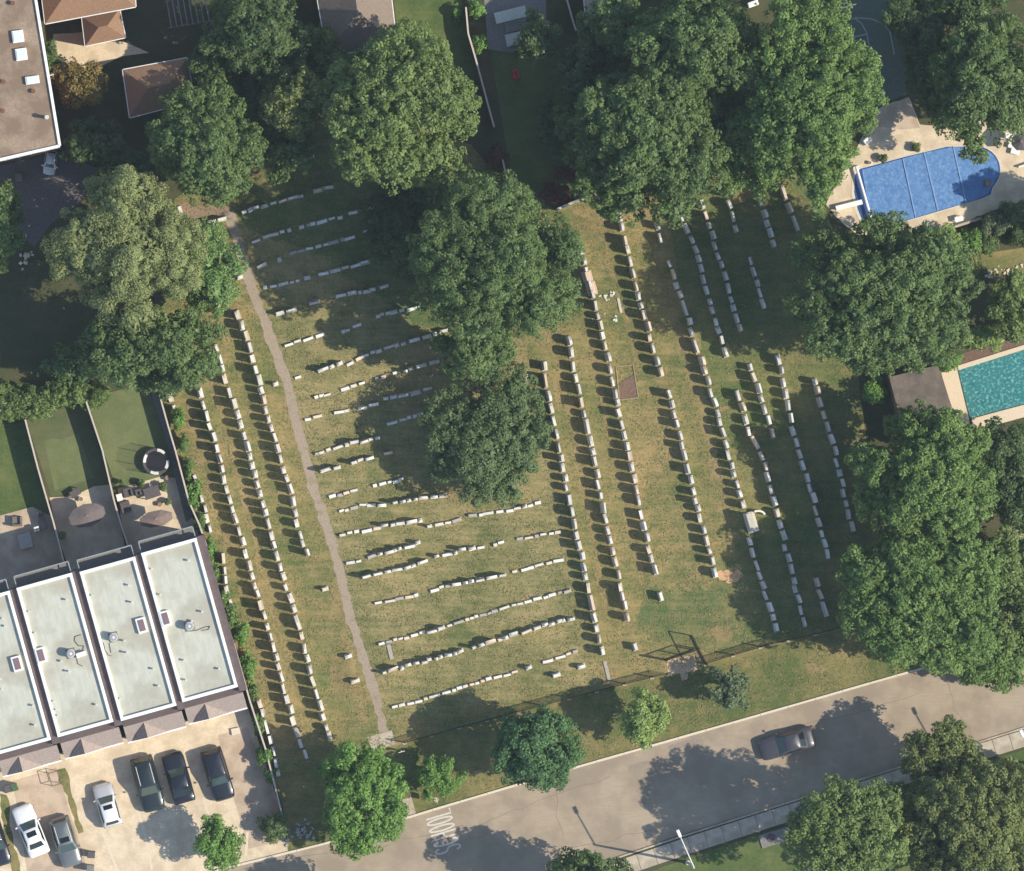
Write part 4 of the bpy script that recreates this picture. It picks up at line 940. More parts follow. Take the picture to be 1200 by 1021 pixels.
# ------------------------------------------------------------------ cars
wglass_m = glass_mat('windscreen glass', L(66, 82, 80), .05)  # lighter teal base colour paints in the sky's reflection
tyre_m = mat('tyre rubber', L(28, 28, 30), L(40, 40, 42), 9, 0.9); rim_m = mat('alloy', L(150, 150, 152), L(176, 176, 178), 5, 0.35, metal=0.7)
lamp_m = glass_mat('headlamp glass', L(120, 124, 128), 0.12); tail_m = glass_mat('tail lamp', L(96, 26, 26), 0.15)
def car(label, px, py, ang, Lg, W, H, paint, kind='suv', sunroof=False, rails=False, name='parked_car', group='cars parked on the driveways', roofm=None):
    c = thing(name, label, 'car', (*G(px, py), 0.012), rad(ang), group); W = W * 1.05; hw = W / 2; belt = 0.98 if kind == 'suv' else 0.86; hood = belt - 0.06
    if kind == 'suv': f0, f1, r1, r0 = 0.20, 0.04, -0.40, -0.47      # fractions of L: windscreen base, roof front, roof rear, rear glass base
    elif kind == 'hatch': f0, f1, r1, r0 = 0.21, 0.05, -0.36, -0.46
    else: f0, f1, r1, r0 = 0.19, 0.03, -0.22, -0.37
    sts = [(-.5, .86, .55), (-.492, .93, .74), (-.465, .97, belt - (0.0 if kind != 'sedan' else .03)), (-.38, .985, belt), (-.2, 1, belt), (.05, 1, belt), (.2, .99, belt - .01), (.32, .98, hood), (.41, .96, hood - .06), (.46, .91, hood - .13), (.487, .82, hood - .24), (.5, .68, hood - .34)]
    mb = MB(); K = None; rows = []
    for fx, kw, top in sts:
        w = hw * kw; x = fx * Lg
        half = [(w * .9, .24), (w * .99, .38), (w, .62 * top + .1), (w * .97, top * .9), (w * .86, top), (w * .45, top + .035), (0, top + .045)]
        pr = [(x, y, z) for y, z in half] + [(x, -y, z) for y, z in half[-2::-1]]
        rows.append(pr)
    K = len(rows[0]); vs = [p for r_ in rows for p in r_]; fs = []
    for i in range(len(rows) - 1):
        for j in range(K - 1): fs.append((i * K + j, (i + 1) * K + j, (i + 1) * K + j + 1, i * K + j + 1))
        fs.append((i * K + K - 1, (i + 1) * K + K - 1, (i + 1) * K, i * K))
    fs += [tuple(range(K)), tuple(range(len(rows) * K - 1, (len(rows) - 1) * K - 1, -1))]
    mb.add(vs, fs).build('body', paint, c, smooth=True)
    # cabin hull
    bw, tw = hw * .9, hw * .68
    def ring(z, xf, xr, w, n=5, rr=.16):
        return [(xf * Lg, -w * .86, z), (xf * Lg + .02, 0, z), (xf * Lg, w * .86, z), (xf * Lg - .14, w, z), ((xf + xr) / 2 * Lg, w * 1.02, z), (xr * Lg + .1, w * .98, z), (xr * Lg, w * .84, z), (xr * Lg - .02, 0, z), (xr * Lg, -w * .84, z), (xr * Lg + .1, -w * .98, z), ((xf + xr) / 2 * Lg, -w * 1.02, z), (xf * Lg - .14, -w, z)]
    r0_ = ring(belt - .02, f0, r0, bw); r1_ = ring(H - .07, f1, r1, tw * 1.04); r2_ = ring(H, f1 - .03, r1 + .02, tw * .86)
    n = 12; vs = r0_ + r1_ + r2_ + [((f1 + r1) / 2 * Lg, 0, H + .03)]
    fs = [(i, (i + 1) % n, n + (i + 1) % n, n + i) for i in range(n)] + [(n + i, n + (i + 1) % n, 2 * n + (i + 1) % n, 2 * n + i) for i in range(n)] + [(2 * n + i, 2 * n + (i + 1) % n, 3 * n) for i in range(n)]
    MB().add(vs, fs).build('cabin', roofm or paint, c, smooth=True)
    def pane(name, idx, lo, hi, inset=.9, off=.012, m=None):
        q = []
        for i in idx:
            a, b = Vector(r0_[i]), Vector(r1_[i]); q.append((a.lerp(b, lo), a.lerp(b, hi)))
        pts = [p[0] for p in q] + [p[1] for p in q[::-1]]
        ce = sum(pts, Vector()) / len(pts); nn = (pts[1] - pts[0]).cross(pts[-1] - pts[0]).normalized()
        if nn.dot(ce - Vector(((f0 + r0) / 2 * Lg, 0, belt))) < 0: nn = -nn
        m_ = len(q); pts = [ce + (p - ce) * inset + nn * off for p in pts]
        MB().add(pts, [(i, i + 1, 2 * m_ - 2 - i, 2 * m_ - 1 - i) for i in range(m_ - 1)]).build(name, m or dglass_m, c)
    pane('windscreen', [0, 1, 2], .06, .97, .97, m=wglass_m); pane('rear_window', [6, 7, 8], .2, .92, .92)
    pane('side_window', [3, 4, 5], .12, .9, .93); pane('side_window', [9, 10, 11], .12, .9, .93)
    if sunroof: MB().box((Lg * (f1 - .09), 0, H + .025), (Lg * .1, W * .44, .02)).build('sunroof', dglass_m, c)
    if rails:
        for s in (-1, 1): MB().cyl((Lg * (f1 - .04), s * tw * .88, H + .03), (Lg * (r1 + .05), s * tw * .88, H + .03), .028, .028, 6).build('roof_rail', steel_m, c)
    for sx in (-.31, .32):
        for s in (-1, 1):
            w_ = MB().cyl((sx * Lg, s * (hw - .2), .32), (sx * Lg, s * (hw - .015), .32), .32, .32, 16).build('wheel', tyre_m, c); MB().cyl((sx * Lg, s * (hw - .03), .32), (sx * Lg, s * (hw - .005), .32), .2, .19, 12).build('rim', rim_m, w_)
    for s in (-1, 1):
        MB().box((Lg * .448, s * hw * .62, hood - .24), (.26, .34, .12), -s * .45).build('headlight', lamp_m, c, bevel=.02); MB().box((-Lg * .472, s * hw * .72, belt - .2), (.12, .32, .18), s * .25).build('taillight', tail_m, c, bevel=.02)
        MB().box((Lg * (f0 - .05), s * (hw + .09), belt + .04), (.14, .2, .14), s * .2).build('mirror', paint, c, bevel=.03)
    return c
wh = paint_mat('white car paint', L(238, 238, 236), 0, .3); dk = paint_mat('black blue car paint', L(40, 44, 54), .2, .3); dk2 = paint_mat('dark teal car paint', L(44, 56, 60), .3, .3)
gr = paint_mat('grey car paint', L(128, 132, 132), .5, .35); sl = paint_mat('silver car paint', L(86, 84, 90), .4, .35); si = paint_mat('bright silver paint', L(206, 206, 206), .3, .3)
car('white car with a sunroof on the left driveway, nose to the houses', 36, 973, 112, 4.5, 1.8, 1.5, wh, 'sedan', sunroof=True)
car('grey estate car with roof rails beside the white sunroof car', 77, 986, -73, 4.3, 1.75, 1.6, gr, 'suv', rails=True, sunroof=True)
car('small silver-white hatchback with a dark sunroof on the tan driveway', 126, 943, 106, 3.75, 1.68, 1.5, si, 'hatch', sunroof=True, roofm=wh)
car('large dark people carrier with pale roof rails, left of three dark cars', 173, 918, -75, 4.75, 1.9, 1.75, dk2, 'suv', rails=True)
car('black saloon between the dark people carrier and the end dark car', 209, 911, 106, 4.4, 1.8, 1.45, dk, 'sedan')
car('dark car nearest the graves on the paved driveway', 255, 907, -73, 4.5, 1.82, 1.55, dk, 'suv')
car('dark car cut by the left edge on the driveway', -6, 985, -73, 4.4, 1.8, 1.5, dk, 'suv')
car('silver-grey saloon driving along the road', 921, 871, 196, 4.65, 1.82, 1.48, sl, 'sedan', name='moving_car', group=None)
car('small white hatchback in the shade below the gravel roof', 59, 191, 262, 2.1, 1.0, 1.2, wh, 'hatch', group=None)

# ------------------------------------------------------------------ yard things
def umbrella(label, px, py, rx, ry, h, m, rz=0.0, n=8):
    u = thing('patio_umbrella', label, 'umbrella', (*at(px, py, h), 0), rz); mb = MB()
    vs = [(rx * math.cos(2 * math.pi * (i + .5) / n), ry * math.sin(2 * math.pi * (i + .5) / n), h) for i in range(n)] + [(0, 0, h + .42)]
    vs += [(x, y, h - .1) for x, y, z in vs[:n]]
    mb.add(vs, [(i, (i + 1) % n, n) for i in range(n)] + [(i, n + 1 + i, n + 1 + (i + 1) % n, (i + 1) % n) for i in range(n)]).build('canopy', m, u)
    MB().cyl((0, 0, 0.05), (0, 0, h + .5), .035, .035, 8).build('pole', steel_m, u); MB().cyl((0, 0, 0), (0, 0, .09), .32, .28, 14).build('base', char_m, u)
    rb = MB()
    for v in vs[:n]: rb.cyl((0, 0, h + .38), (v[0] * .98, v[1] * .98, h - .03), .015, .015, 4)
    rb.build('ribs', steel_m, u)
umbrella('large oval taupe umbrella over the putting-green patio', 102, 604, 1.62, 0.98, 2.3, taupe_m, rad(17), 10)
umbrella('brown umbrella half in shade by the trampoline yard patio', 183, 608, 1.5, 0.72, 2.2, mat('brown canvas', L(128, 112, 106), L(146, 128, 120), 4, 0.9), rad(12))
def sofa(label, px, py, w, d, m, rz, name='garden_sofa', cat='sofa'):
    s = thing(name, label, cat, (*G(px, py), 0), rz)
    MB().box((0, 0, .2), (w, d, .4)).build('seat', m, s, bevel=.04); MB().box((0, d / 2 - .1, .6), (w, .2, .4)).build('backrest', m, s, bevel=.04)
    for q in (-1, 1): MB().box((q * (w / 2 - .1), -.1, .5), (.2, d - .22, .22)).build('armrest', m, s, bevel=.03)
def table(label, px, py, w, d, h, m, rz, name='patio_table', cat='table'):
    t = thing(name, label, cat, (*G(px, py), 0), rz); MB().box((0, 0, h), (w, d, .06)).build('top', m, t, bevel=.015)
    for a in (-1, 1):
        for b in (-1, 1): MB().box((a * (w / 2 - .06), b * (d / 2 - .06), h / 2 - .015), (.06, .06, h - .03)).build('leg', m, t)
sofa('charcoal garden sofa against the trampoline yard fence', 147, 594, 0.95, 0.85, char_m, HR + 1.57)
table('dark dining table on the trampoline yard patio', 178, 577, 1.35, 0.95, .72, char_m, HR + .05)
sofa('dark padded chair left of the dark dining table', 150, 577, .8, .8, char_m, HR, 'garden_chair', 'chair')
sofa('small dark chair between padded chair and dining table', 162, 577, .55, .55, char_m, HR, 'garden_chair', 'chair')
table('white side table by the fence of the trampoline yard', 140, 583, .5, .6, .5, white_m, HR)
def planter(label, px, py, r, h, m, plant=True, col='mid'):
    p = thing('planter', label, 'planter', (*G(px, py), 0)); MB().cyl((0, 0, 0), (0, 0, h), r * .78, r, 14).build('pot', m, p); MB().cyl((0, 0, h), (0, 0, h + .02), r * .86, r * .86, 14).build('soil', bare_m, p)
    if plant: link('foliage', crown_mesh([(0, 0, h + .15, r * .8, r * .8, .22)], .12, int(px * 7), .8, False, .2), p).data.materials.append(LEAF[col])
planter('round white planter at the corner of the putting-green patio', 73, 626, .34, .5, white_m, True, 'lime')
planter('round dark planter on the turf edge above the dining table', 164, 566, .36, .45, char_m, True)
planter('pale planter right of the dining table', 191, 571, .34, .5, grey_pave, True)
planter('small grey planter beside the trampoline', 196, 560, .22, .4, grey_pave, False)
planter('small brown planter below the dining table', 187, 591, .2, .4, brick_m, False)
planter('small white planter in the shade below the dining table', 197, 587, .22, .4, grey_pave, True)
planter('little white pot on the trampoline yard turf', 141, 564, .15, .3, white_m, True)
# trampoline
tx, ty = G(183, 541); tr = thing('trampoline', 'round black trampoline with four white pads in the end yard', 'trampoline', (tx, ty, 0))
MB().cyl((0, 0, .62), (0, 0, .64), .88, .88, 32).build('mat', black_m, tr)
def ringmesh(r0, r1, z0, z1, a0=0, a1=360, n=36):
    mb = MB(); P = []
    for i in range(n + 1):
        t = rad(a0 + (a1 - a0) * i / n); c, s = math.cos(t), math.sin(t); P += [(r0 * c, r0 * s, z0), (r1 * c, r1 * s, z0), (r1 * c, r1 * s, z1), (r0 * c, r0 * s, z1)]
    return mb.add(P, [(4 * i + j, 4 * i + (j + 1) % 4, 4 * i + 4 + (j + 1) % 4, 4 * i + 4 + j) for i in range(n) for j in range(4)] + [(3, 2, 1, 0), (4 * n, 4 * n + 1, 4 * n + 2, 4 * n + 3)])
ringmesh(.9, 1.15, .6, .68).build('rim_pad', char_m, tr)
for a in (65, 165, 262, 345): ringmesh(.86, 1.1, .685, .72, a - 20, a + 20, 8).build('white_pad', white_m, tr)
for i in range(6):
    t = rad(60 * i + 20); MB().cyl((1.12 * math.cos(t), 1.12 * math.sin(t), 0), (1.12 * math.cos(t), 1.12 * math.sin(t), 2.2), .025, .025, 6).build('pole', black_m, tr)
nm = bpy.data.materials.new('safety net'); nm.use_nodes = True; nn_ = nm.node_tree.nodes; tb = nn_.new('ShaderNodeBsdfTransparent'); mxs = nn_.new('ShaderNodeMixShader'); mxs.inputs[0].default_value = .22
nn_['Principled BSDF'].inputs['Base Color'].default_value = (.02, .02, .02, 1)
nm.node_tree.links.new(tb.outputs[0], mxs.inputs[1]); nm.node_tree.links.new(nn_['Principled BSDF'].outputs[0], mxs.inputs[2]); nm.node_tree.links.new(mxs.outputs[0], nn_['Material Output'].inputs[0])
MB().cyl((0, 0, .7), (0, 0, 2.1), 1.08, 1.08, 24, False).build('net', nm, tr)
# first yard furniture
sofa('tan padded armchair on the first yard patio', 20, 611, .85, .85, taupe_m, HR + 2.9, 'garden_chair', 'chair')
tag(MB().box((0, 0, .3), (1.1, 1.3, .6)).build('storage_box', mat('grey cover', L(168, 160, 152), L(186, 178, 168), 4, .9), loc=(*G(30, 634), 0), rz=HR, bevel=.05), 'square grey covered box on the first yard patio', 'storage box')
table('small white table beside the first fence on the patio', 50, 615, .6, .75, .5, grey_pave, HR)
sofa('pale chair in shade beside the first fence, upper one', 47, 603, .5, .5, grey_pave, HR, 'garden_chair', 'chair')
sofa('pale seat on the patio near the small white table', 43, 620, .45, .45, white_m, HR, 'garden_chair', 'chair')
table('small dark table on the putting-green patio beside the umbrella', 88, 578, .9, .6, .6, char_m, HR + .3)
planter('white and grey bucket beside the small dark patio table', 95, 585, .22, .35, white_m, False)
# rubble by the fence end
def rocks(label, pts, m, cat='rocks', name='rock_pile'):
    mb = MB(); r = random.Random(label)
    for (cx, cy, n, sp) in pts:
        for _ in range(n):
            x, y = G(cx + r.gauss(0, sp), cy + r.gauss(0, sp * .7)); s = r.uniform(.08, .24); mb.box((x, y, s * .3), (s * 1.3, s, s * .8), r.uniform(0, 3), r.uniform(.5, .8))
    tag(mb.build(name, m), label, cat, kind='stuff')
rocks('grey rubble at the kerb beside the vivid street tree', [(350, 975, 26, 7), (362, 970, 20, 7), (340, 980, 12, 6)], stone_mats[3])
rocks('pale rockery stones beside the left-edge tree', [(33, 298, 16, 4), (26, 308, 8, 4), (26, 275, 8, 6)], stone_mats[2])
rocks('scattered pale stones above the biggest tree', [(715, 345, 8, 3), (716, 372, 6, 4), (708, 350, 6, 4)], stone_mats[1])
# ------------------------------------------------------------------ flat gravel-roofed block, top left
AH = 8.5
def corner(px, py, h): return at(px, py, h)
ap = thing('apartment_block', 'flat gravel-roofed block with white skylights in the top left corner', 'building', (0, 0, 0))
rp = [corner(*p, AH) for p in [(-60, -120), (22, -120), (70, 171), (-60, 201)]]
MB().prism(rp, 0, AH - .12).build('wall', brick_m, ap); MB().prism([(p[0] * .999, p[1] * .999) for p in rp], AH - .11, AH).build('roof', gravroof_m, ap)
for a, b in ((1, 2), (2, 3)):
    mb = MB(); wall_along(mb, [rp[a], rp[b]], .24, AH - .3, AH + .2); mb.build('parapet', white_m, ap, bevel=.02)
for (px, py, w, d) in ((21, 43, .95, 1.0), (25, 64, .95, 1.0), (38, 94, 1.15, .65)):
    s_ = MB().box((0, 0, .15), (w, d, .3)).build('skylight', white_m, ap, loc=(*at(px, py, AH), AH), rz=rad(8), bevel=.02); MB().box((0, 0, .32), (w * .86, d * .86, .08), top=.9).build('dome', sky_white, s_)
for (px, py, hh) in ((55, 138, .9), (4, 96, .3), (3, 130, .3), (39, 107, .2), (15, 4, .3)):
    MB().cyl((0, 0, 0), (0, 0, hh), .14, .14, 10).cyl((0, 0, hh), (0, 0, hh + .1), .2, .18, 10).build('vent_pipe', steel_m if hh > .5 else brick_m, ap, loc=(*at(px, py, AH), AH))
for k in range(5):
    q = at(68 - k * 16, 172 + k * 3.7, 0); w = MB().box((0, 0, 0), (1.0, .08, 1.3)).build('window', white_m, ap, loc=(*at(60 - k * 15, 173.6 + k * 3.5, AH), 5.8), rz=rad(-13 + 26)); MB().box((0, -.03, 0), (.86, .06, 1.16)).build('pane', dglass_m, w)
MB().cyl((*at(57, 89, 6), 6), (*at(63, 87, 6), 6), .07, .07, 8).build('drain_pipe', steel_m, ap)
# ------------------------------------------------------------------ hipped houses at the top
def hip_house(name, label, quad, eave, rise, m, cat='house', chim=None, ins=.5, wallm=None, ridge_axis=None):
    """quad: pixel corners of the eaves, in order; hip roof over walls"""
    h = thing(name, label, cat, (0, 0, 0)); q = [Vector((*at(*p, eave), eave)) for p in quad]
    c = sum(q, Vector()) / 4
    MB().prism([tuple((c + (p - c) * .93).xy) for p in q], 0, eave - .02).build('wall', wallm or brick_m, h)
    l01 = (q[1] - q[0]).length; l12 = (q[2] - q[1]).length
    if l01 >= l12: a, b = (q[0] + q[3]) / 2, (q[1] + q[2]) / 2; k = min(.48, ins * l12 / l01)
    else: a, b = (q[0] + q[1]) / 2, (q[3] + q[2]) / 2; k = min(.48, ins * l01 / l12)
    r0, r1 = a.lerp(b, k) + Vector((0, 0, rise)), a.lerp(b, 1 - k) + Vector((0, 0, rise))
    vs = q + [r0, r1]
    fs = [(0, 1, 5, 4), (2, 3, 4, 5), (3, 0, 4), (1, 2, 5)] if l01 >= l12 else [(1, 2, 5, 4), (3, 0, 4, 5), (0, 1, 4), (2, 3, 5)]
    MB().add(vs, fs).build('roof', m, h)
    mb = MB(); wall_along(mb, [tuple(p.xy) for p in q] + [tuple(q[0].xy)], .14, eave - .16, eave - .02); mb.build('gutter', white_m, h)
    for i in range(2):
        p = (q[2].lerp(q[3], .3 + .4 * i)); p = c + (p - c) * .93; e = q[3] - q[2]
        w = MB().box((0, 0, 0), (1.1, .1, 1.1)).build('window', white_m, h, loc=(p.x, p.y, eave - 1.4), rz=math.atan2(e.y, e.x)); MB().box((0, 0, 0), (.95, .14, .95)).build('pane', dglass_m, w)
    return h
hh = hip_house('brick_house', 'brown hipped house roof at the top beside the flat gravel roof', [(36, -110), (150, -140), (159, 8), (53, 28)], 5.2, 2.6, brshing_m)
hip_house('house_extension', 'lower brown hipped extension beside the tan patio', [(96, 20), (140, 10), (147, 44), (100, 54)], 3.0, 1.1, brshing_m, 'house')
hip_house('garage', 'brown hipped garage roof partly under the broad tree', [(144, 82), (219, 68), (228, 118), (152, 138)], 2.8, 1.3, brshing_m, 'garage')
hip_house('brick_house', 'grey-brown hipped roof above the yellow-green tree', [(358, -80), (447, -100), (465, 52), (384, 66)], 5.2, 2.2, grshing_m)
hip_house('garden_shed', 'shed with mottled lichen-covered roof at the top edge', [(683, -22), (714, -28), (717, 11), (686, 18)], 2.4, .5, mat('mottled roof', L(140, 122, 108), L(206, 192, 176), 9, .9), 'shed', wallm=wood_m)
struct(sheet('tan_patio', [(62, 40), (100, 38), (148, 50), (175, 62), (142, 66), (118, 78), (66, 82)], .012, paver_m))
struct(sheet('garden_lawn', [(458, -40), (535, -40), (545, 30), (560, 90), (540, 130), (470, 90)], .008, green_m))
struct(sheet('terrace', [(566, -20), (640, -20), (640, 40), (600, 62), (572, 58)], .008, grey_pave))
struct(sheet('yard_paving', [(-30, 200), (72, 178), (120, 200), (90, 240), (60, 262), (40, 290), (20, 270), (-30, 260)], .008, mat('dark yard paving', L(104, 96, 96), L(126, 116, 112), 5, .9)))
struct(sheet('shade_darkened_lawn', [(-30, 310), (60, 285), (110, 330), (160, 420), (60, 440), (-30, 460)], .008, soil_m))  # lawn given a darker ground colour to deepen the tree shade here
struct(sheet('back_garden', [(575, 60), (655, 60), (700, 220), (650, 246), (600, 214)], .007, green_m))
# pergola
pg = thing('pergola', 'dark slatted pergola left of the round dark tree', 'pergola', (*G(220, 15), 0), rad(10))
for i in range(8): MB().box((-1.6 + i * .46, 0, 2.5), (.09, 2.4, .12)).build('slat', mat('pergola timber', L(120, 118, 122), L(150, 146, 148), 4, .8), pg)
for s in (-1, 1): MB().box((0, s * 1.1, 2.36), (3.7, .12, .15)).build('beam', wood_m, pg)
for a in (-1, 1):
    for b in (-1, 1): MB().box((a * 1.6, b * 1.1, 1.15), (.13, .13, 2.3)).build('leg', wood_m, pg)
# loungers at the top
def lounger(label, px, py, w, ln, m, rz):
    l_ = thing('sun_lounger', label, 'sun lounger', (*G(px, py), 0), rz); MB().box((0, 0, .32), (ln, w, .1)).build('mattress', m, l_, bevel=.03)
    MB().box((0, 0, .24), (ln * 1.02, w * 1.04, .06)).build('frame', white_m, l_)
    for a in (-1, 1):
        for b in (-1, 1): MB().box((a * ln * .44, b * w * .44, .11), (.05, .05, .22)).build('leg', white_m, l_)
canv = mat('cream canvas', L(196, 194, 180), L(212, 210, 196), 5, .9)
table('long pale dining table on the top terrace', 598, 18, 2.7, .95, .72, canv, rad(14))
lounger('grey sun lounger below the long pale table', 604, 31, .75, 1.6, grey_pave, rad(13)); lounger('cream sun lounger lowest on the top terrace', 603, 46, 1.0, 1.5, canv, rad(13))
sofa('red garden chair on the dark lawn', 604, 88, .5, .8, mat('red plastic', L(196, 40, 48), L(214, 60, 62), 5, .6), rad(14), 'garden_chair', 'chair')
sofa('white garden bench at the top edge between the trees', 882, 5, .9, .45, white_m, rad(20), 'garden_bench', 'bench')
tag(MB().box((0, 0, .45), (.55, .7, .9)).build('utility_box', grey_pave, loc=(*G(22, 208), 0), rz=rad(8), bevel=.05), 'grey box in the dark paved yard below the gravel roof', 'box')
# ------------------------------------------------------------------ ball court
court = struct(sheet('ball_court', [(965, 30), (1000, -10), (1050, -10), (1068, 108), (1028, 124), (990, 130)], .016, mat('court surface', L(86, 98, 88), L(104, 114, 102), 4, .9)))
mk = thing('court_markings', 'pale painted lines on the shaded ball court', 'court markings', (0, 0, 0))
def cline(pts, z): 
    q = [G(*p) for p in pts]; n = len(q); o = strip_pts(q, .1); MB().add([(x, y, z) for x, y in o], [(k, k + 1, 2 * n - 2 - k, 2 * n - 1 - k) for k in range(n - 1)]).build('line', line_paint, mk)
cline([(1016, 40), (1020, 62), (1027, 94)], .0205); cline([(982, 25), (992, 22), (1002, 22), (1010, 28), (1016, 40)], .0215); cline([(980, 48), (1016, 40)], .0225); cline([(1002, 21), (1020, 22), (1036, 28), (1043, 38), (1048, 64)], .0235)
bk = thing('basketball_hoop', 'grey basketball backboard at the top of the court', 'basketball hoop', (*G(988, 2), 0), rad(-75))
MB().cyl((0, 0, 0), (0, 0, 3), .07, .07, 8).build('pole', steel_m, bk); MB().box((.6, 0, 3.1), (.08, 1.3, .9)).box((.3, 0, 2.9), (.55, .08, .08)).build('backboard', grey_pave, bk)
cl = ringmesh(.2, .23, 2.85, 2.88, 0, 360, 16); cl.build('rim', brick_m, bk, loc=(.9, 0, 0))
# ------------------------------------------------------------------ covered pool
struct(sheet('pool_terrace', [(968, 240), (985, 205), (1005, 172), (1015, 150), (1022, 130), (1065, 114), (1078, 146), (1110, 150), (1180, 135), (1230, 120), (1230, 262), (1180, 240), (1128, 262), (1085, 272), (1005, 276), (984, 258)], .010, paver_m, jag=.03))
struct(sheet('terrace_deck', [(1020, 132), (1064, 114), (1078, 150), (1060, 152), (1024, 148)], .0145, paver2_m))
pool_px = [(1002, 205), (1008, 198), (1060, 184), (1110, 172), (1140, 172)] + [(1145 + 27 * math.cos(rad(t)), 199 - 27 * math.sin(rad(t))) for t in range(80, -41, -10)] + [(1163, 220), (1161, 228), (1150, 233), (1065, 258), (1020, 272), (1012, 262), (1005, 245), (1001, 225)]
cp = thing('covered_pool', 'swimming pool under a bright blue cover with a rounded end', 'pool', (0, 0, 0))
cc_ = Vector((sum(p[0] for p in pool_px) / len(pool_px), sum(p[1] for p in pool_px) / len(pool_px)))
o = sheet('coping', [tuple(cc_ + (Vector(p) - cc_) * 1.03) for p in pool_px], .03, kerb_m, kind=None); o.parent = cp
o = sheet('water', pool_px, .036, glass_mat('deep blue water', L(58, 86, 140), .08), kind=None); o.parent = cp
cover_m = mat('blue cover', L(78, 120, 176), L(106, 146, 194), 1.6, .6, .05, 2.6, L(126, 160, 200), 4.0, mid3=.6)
b1 = [[(1010, 199), (1058, 186), (1073, 255), (1022, 270)], [(1058, 186), (1083, 179), (1099, 247), (1073, 255)], [(1083, 179), (1117, 172), (1132, 238), (1099, 247)], [(1117, 172), (1140, 173.5)] + [(1144.5 + 25.5 * math.cos(rad(t)), 199 - 25.5 * math.sin(rad(t))) for t in range(80, -41, -10)] + [(1160.5, 220), (1158, 227), (1148, 232), (1132, 238)]]
for i, bq in enumerate(b1):
    # one cover panel: gently wavy sheet
    q = [G(*p) for p in bq]; bm = bmesh.new(); vs = [bm.verts.new((x, y, .06 + .004 * i)) for x, y in q]; bm.faces.new(vs); bmesh.ops.triangulate(bm, faces=bm.faces[:])
    bmesh.ops.subdivide_edges(bm, edges=bm.edges[:], cuts=3, use_grid_fill=True)
    for v in bm.verts: v.co.z += .012 * math.sin(v.co.x * 4 + v.co.y * 1.3 + i) + .01 * math.sin(v.co.y * 3.1)
    me = bpy.data.meshes.new('cover_panel'); bm.to_mesh(me); bm.free(); me.materials.append(cover_m); me.polygons.foreach_set('use_smooth', [True] * len(me.polygons)); link('cover_panel', me, cp)
for i, (a, b) in enumerate([((1058, 186), (1073, 255)), ((1083, 179), (1099, 247)), ((1117, 172), (1132, 238))]): wall_along(MB(), [G(*a), G(*b)], .09, .06, .125).build('seam', mat('pale blue seam', L(128, 160, 204), L(146, 176, 214), 4, .6), cp)
rt = thing('cover_roller', 'long white roller tube at the left end of the blue cover', 'pool roller', (0, 0, 0))
a, b = G(1003, 196), G(1021, 259); MB().cyl((*a, .45), (*b, .45), .11, .11, 12).build('tube', white_m, rt)
for p in (a, b): MB().box((p[0], p[1], .24), (.5, .12, .48), rad(15)).build('stand', white_m, rt)
db = thing('diving_board', 'white diving board at the left end of the blue pool', 'diving board', (*G(993, 241), 0), rad(14)); MB().box((0.1, 0, .46), (2.3, .42, .07)).build('board', white_m, db, bevel=.02); MB().box((-.6, 0, .22), (.6, .4, .42)).build('stand', steel_m, db)
for (lab, x, y) in (('white sun lounger on the pool terrace at the right edge, highest', 1182, 160), ('white sun lounger on the pool terrace at the right edge, middle', 1186, 171), ('white sun lounger on the pool terrace at the right edge, lowest', 1189, 178)):
    lounger(lab, x, y, .45, .75, white_m, rad(-15))
umbrella('dark umbrella above the loungers at the right edge', 1196, 166, .8, .8, 2.1, char_m)
planter('dark potted plant at the top edge of the blue pool', 1034, 186, .3, .4, char_m, True); planter('white pot left of the potted plant by the pool', 1019, 191, .16, .3, white_m, False); planter('potted palm on the top edge of the pool terrace', 1073, 173, .38, .4, taupe_m, True, 'olive')
planter('dark pot on the rounded end of the pool', 1157, 215, .3, .4, char_m, False); sofa('white chair with curved back at the top left of the terrace', 1016, 165, .7, .5, white_m, rad(40), 'garden_chair', 'chair')
table('small white table below the pool in shade', 1123, 257, .7, .45, .5, white_m, rad(15)); tag(wall_along(MB(), [G(1118, 266), G(1150, 256)], .22, 0, .5).build('garden_wall', conc_m, bevel=.02), 'low pale garden wall below the blue pool', 'wall')
tag(wall_along(MB(), [G(1193, 196), G(1210, 190), G(1220, 225), G(1200, 232)], .12, 0, .4).build('garden_wall', white_m, bevel=.02), 'white low wall at the right edge beside the pool terrace', 'wall')
rocks('tan stones along the near edge of the garden lawn', [(1160, 323, 10, 4), (1175, 320, 12, 5), (1190, 315, 10, 5), (1182, 318, 5, 2)], stone_mats[2])
struct(sheet('garden_lawn.001', [(1148, 298), (1200, 290), (1260, 280), (1260, 318), (1175, 322), (1152, 320)], .008, verge_m))
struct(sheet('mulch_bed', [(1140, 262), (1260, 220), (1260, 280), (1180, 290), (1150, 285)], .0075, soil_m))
for lab, x, y, a, b, c, k in (('low brown-green bush below the white terrace wall at the right edge', 1190, 250, 18, 14, 'grey', 230), ('dusty bush between the garden wall and the brown-green bush', 1166, 262, 14, 13, 'dusty', 231), ('small dark bush at the right edge above the garden lawn', 1196, 276, 12, 10, 'dark', 232)):
    shrub(lab, x, y, a, b, 1.6, c, k)
struct(sheet('mulch_bed.001', [(1100, 425), (1210, 385), (1210, 412), (1110, 440)], .0078, redsoil_m))
struct(sheet('garden_path', [(1165, 640), (1180, 618), (1230, 605), (1230, 660), (1190, 642)], .008, paver2_m))
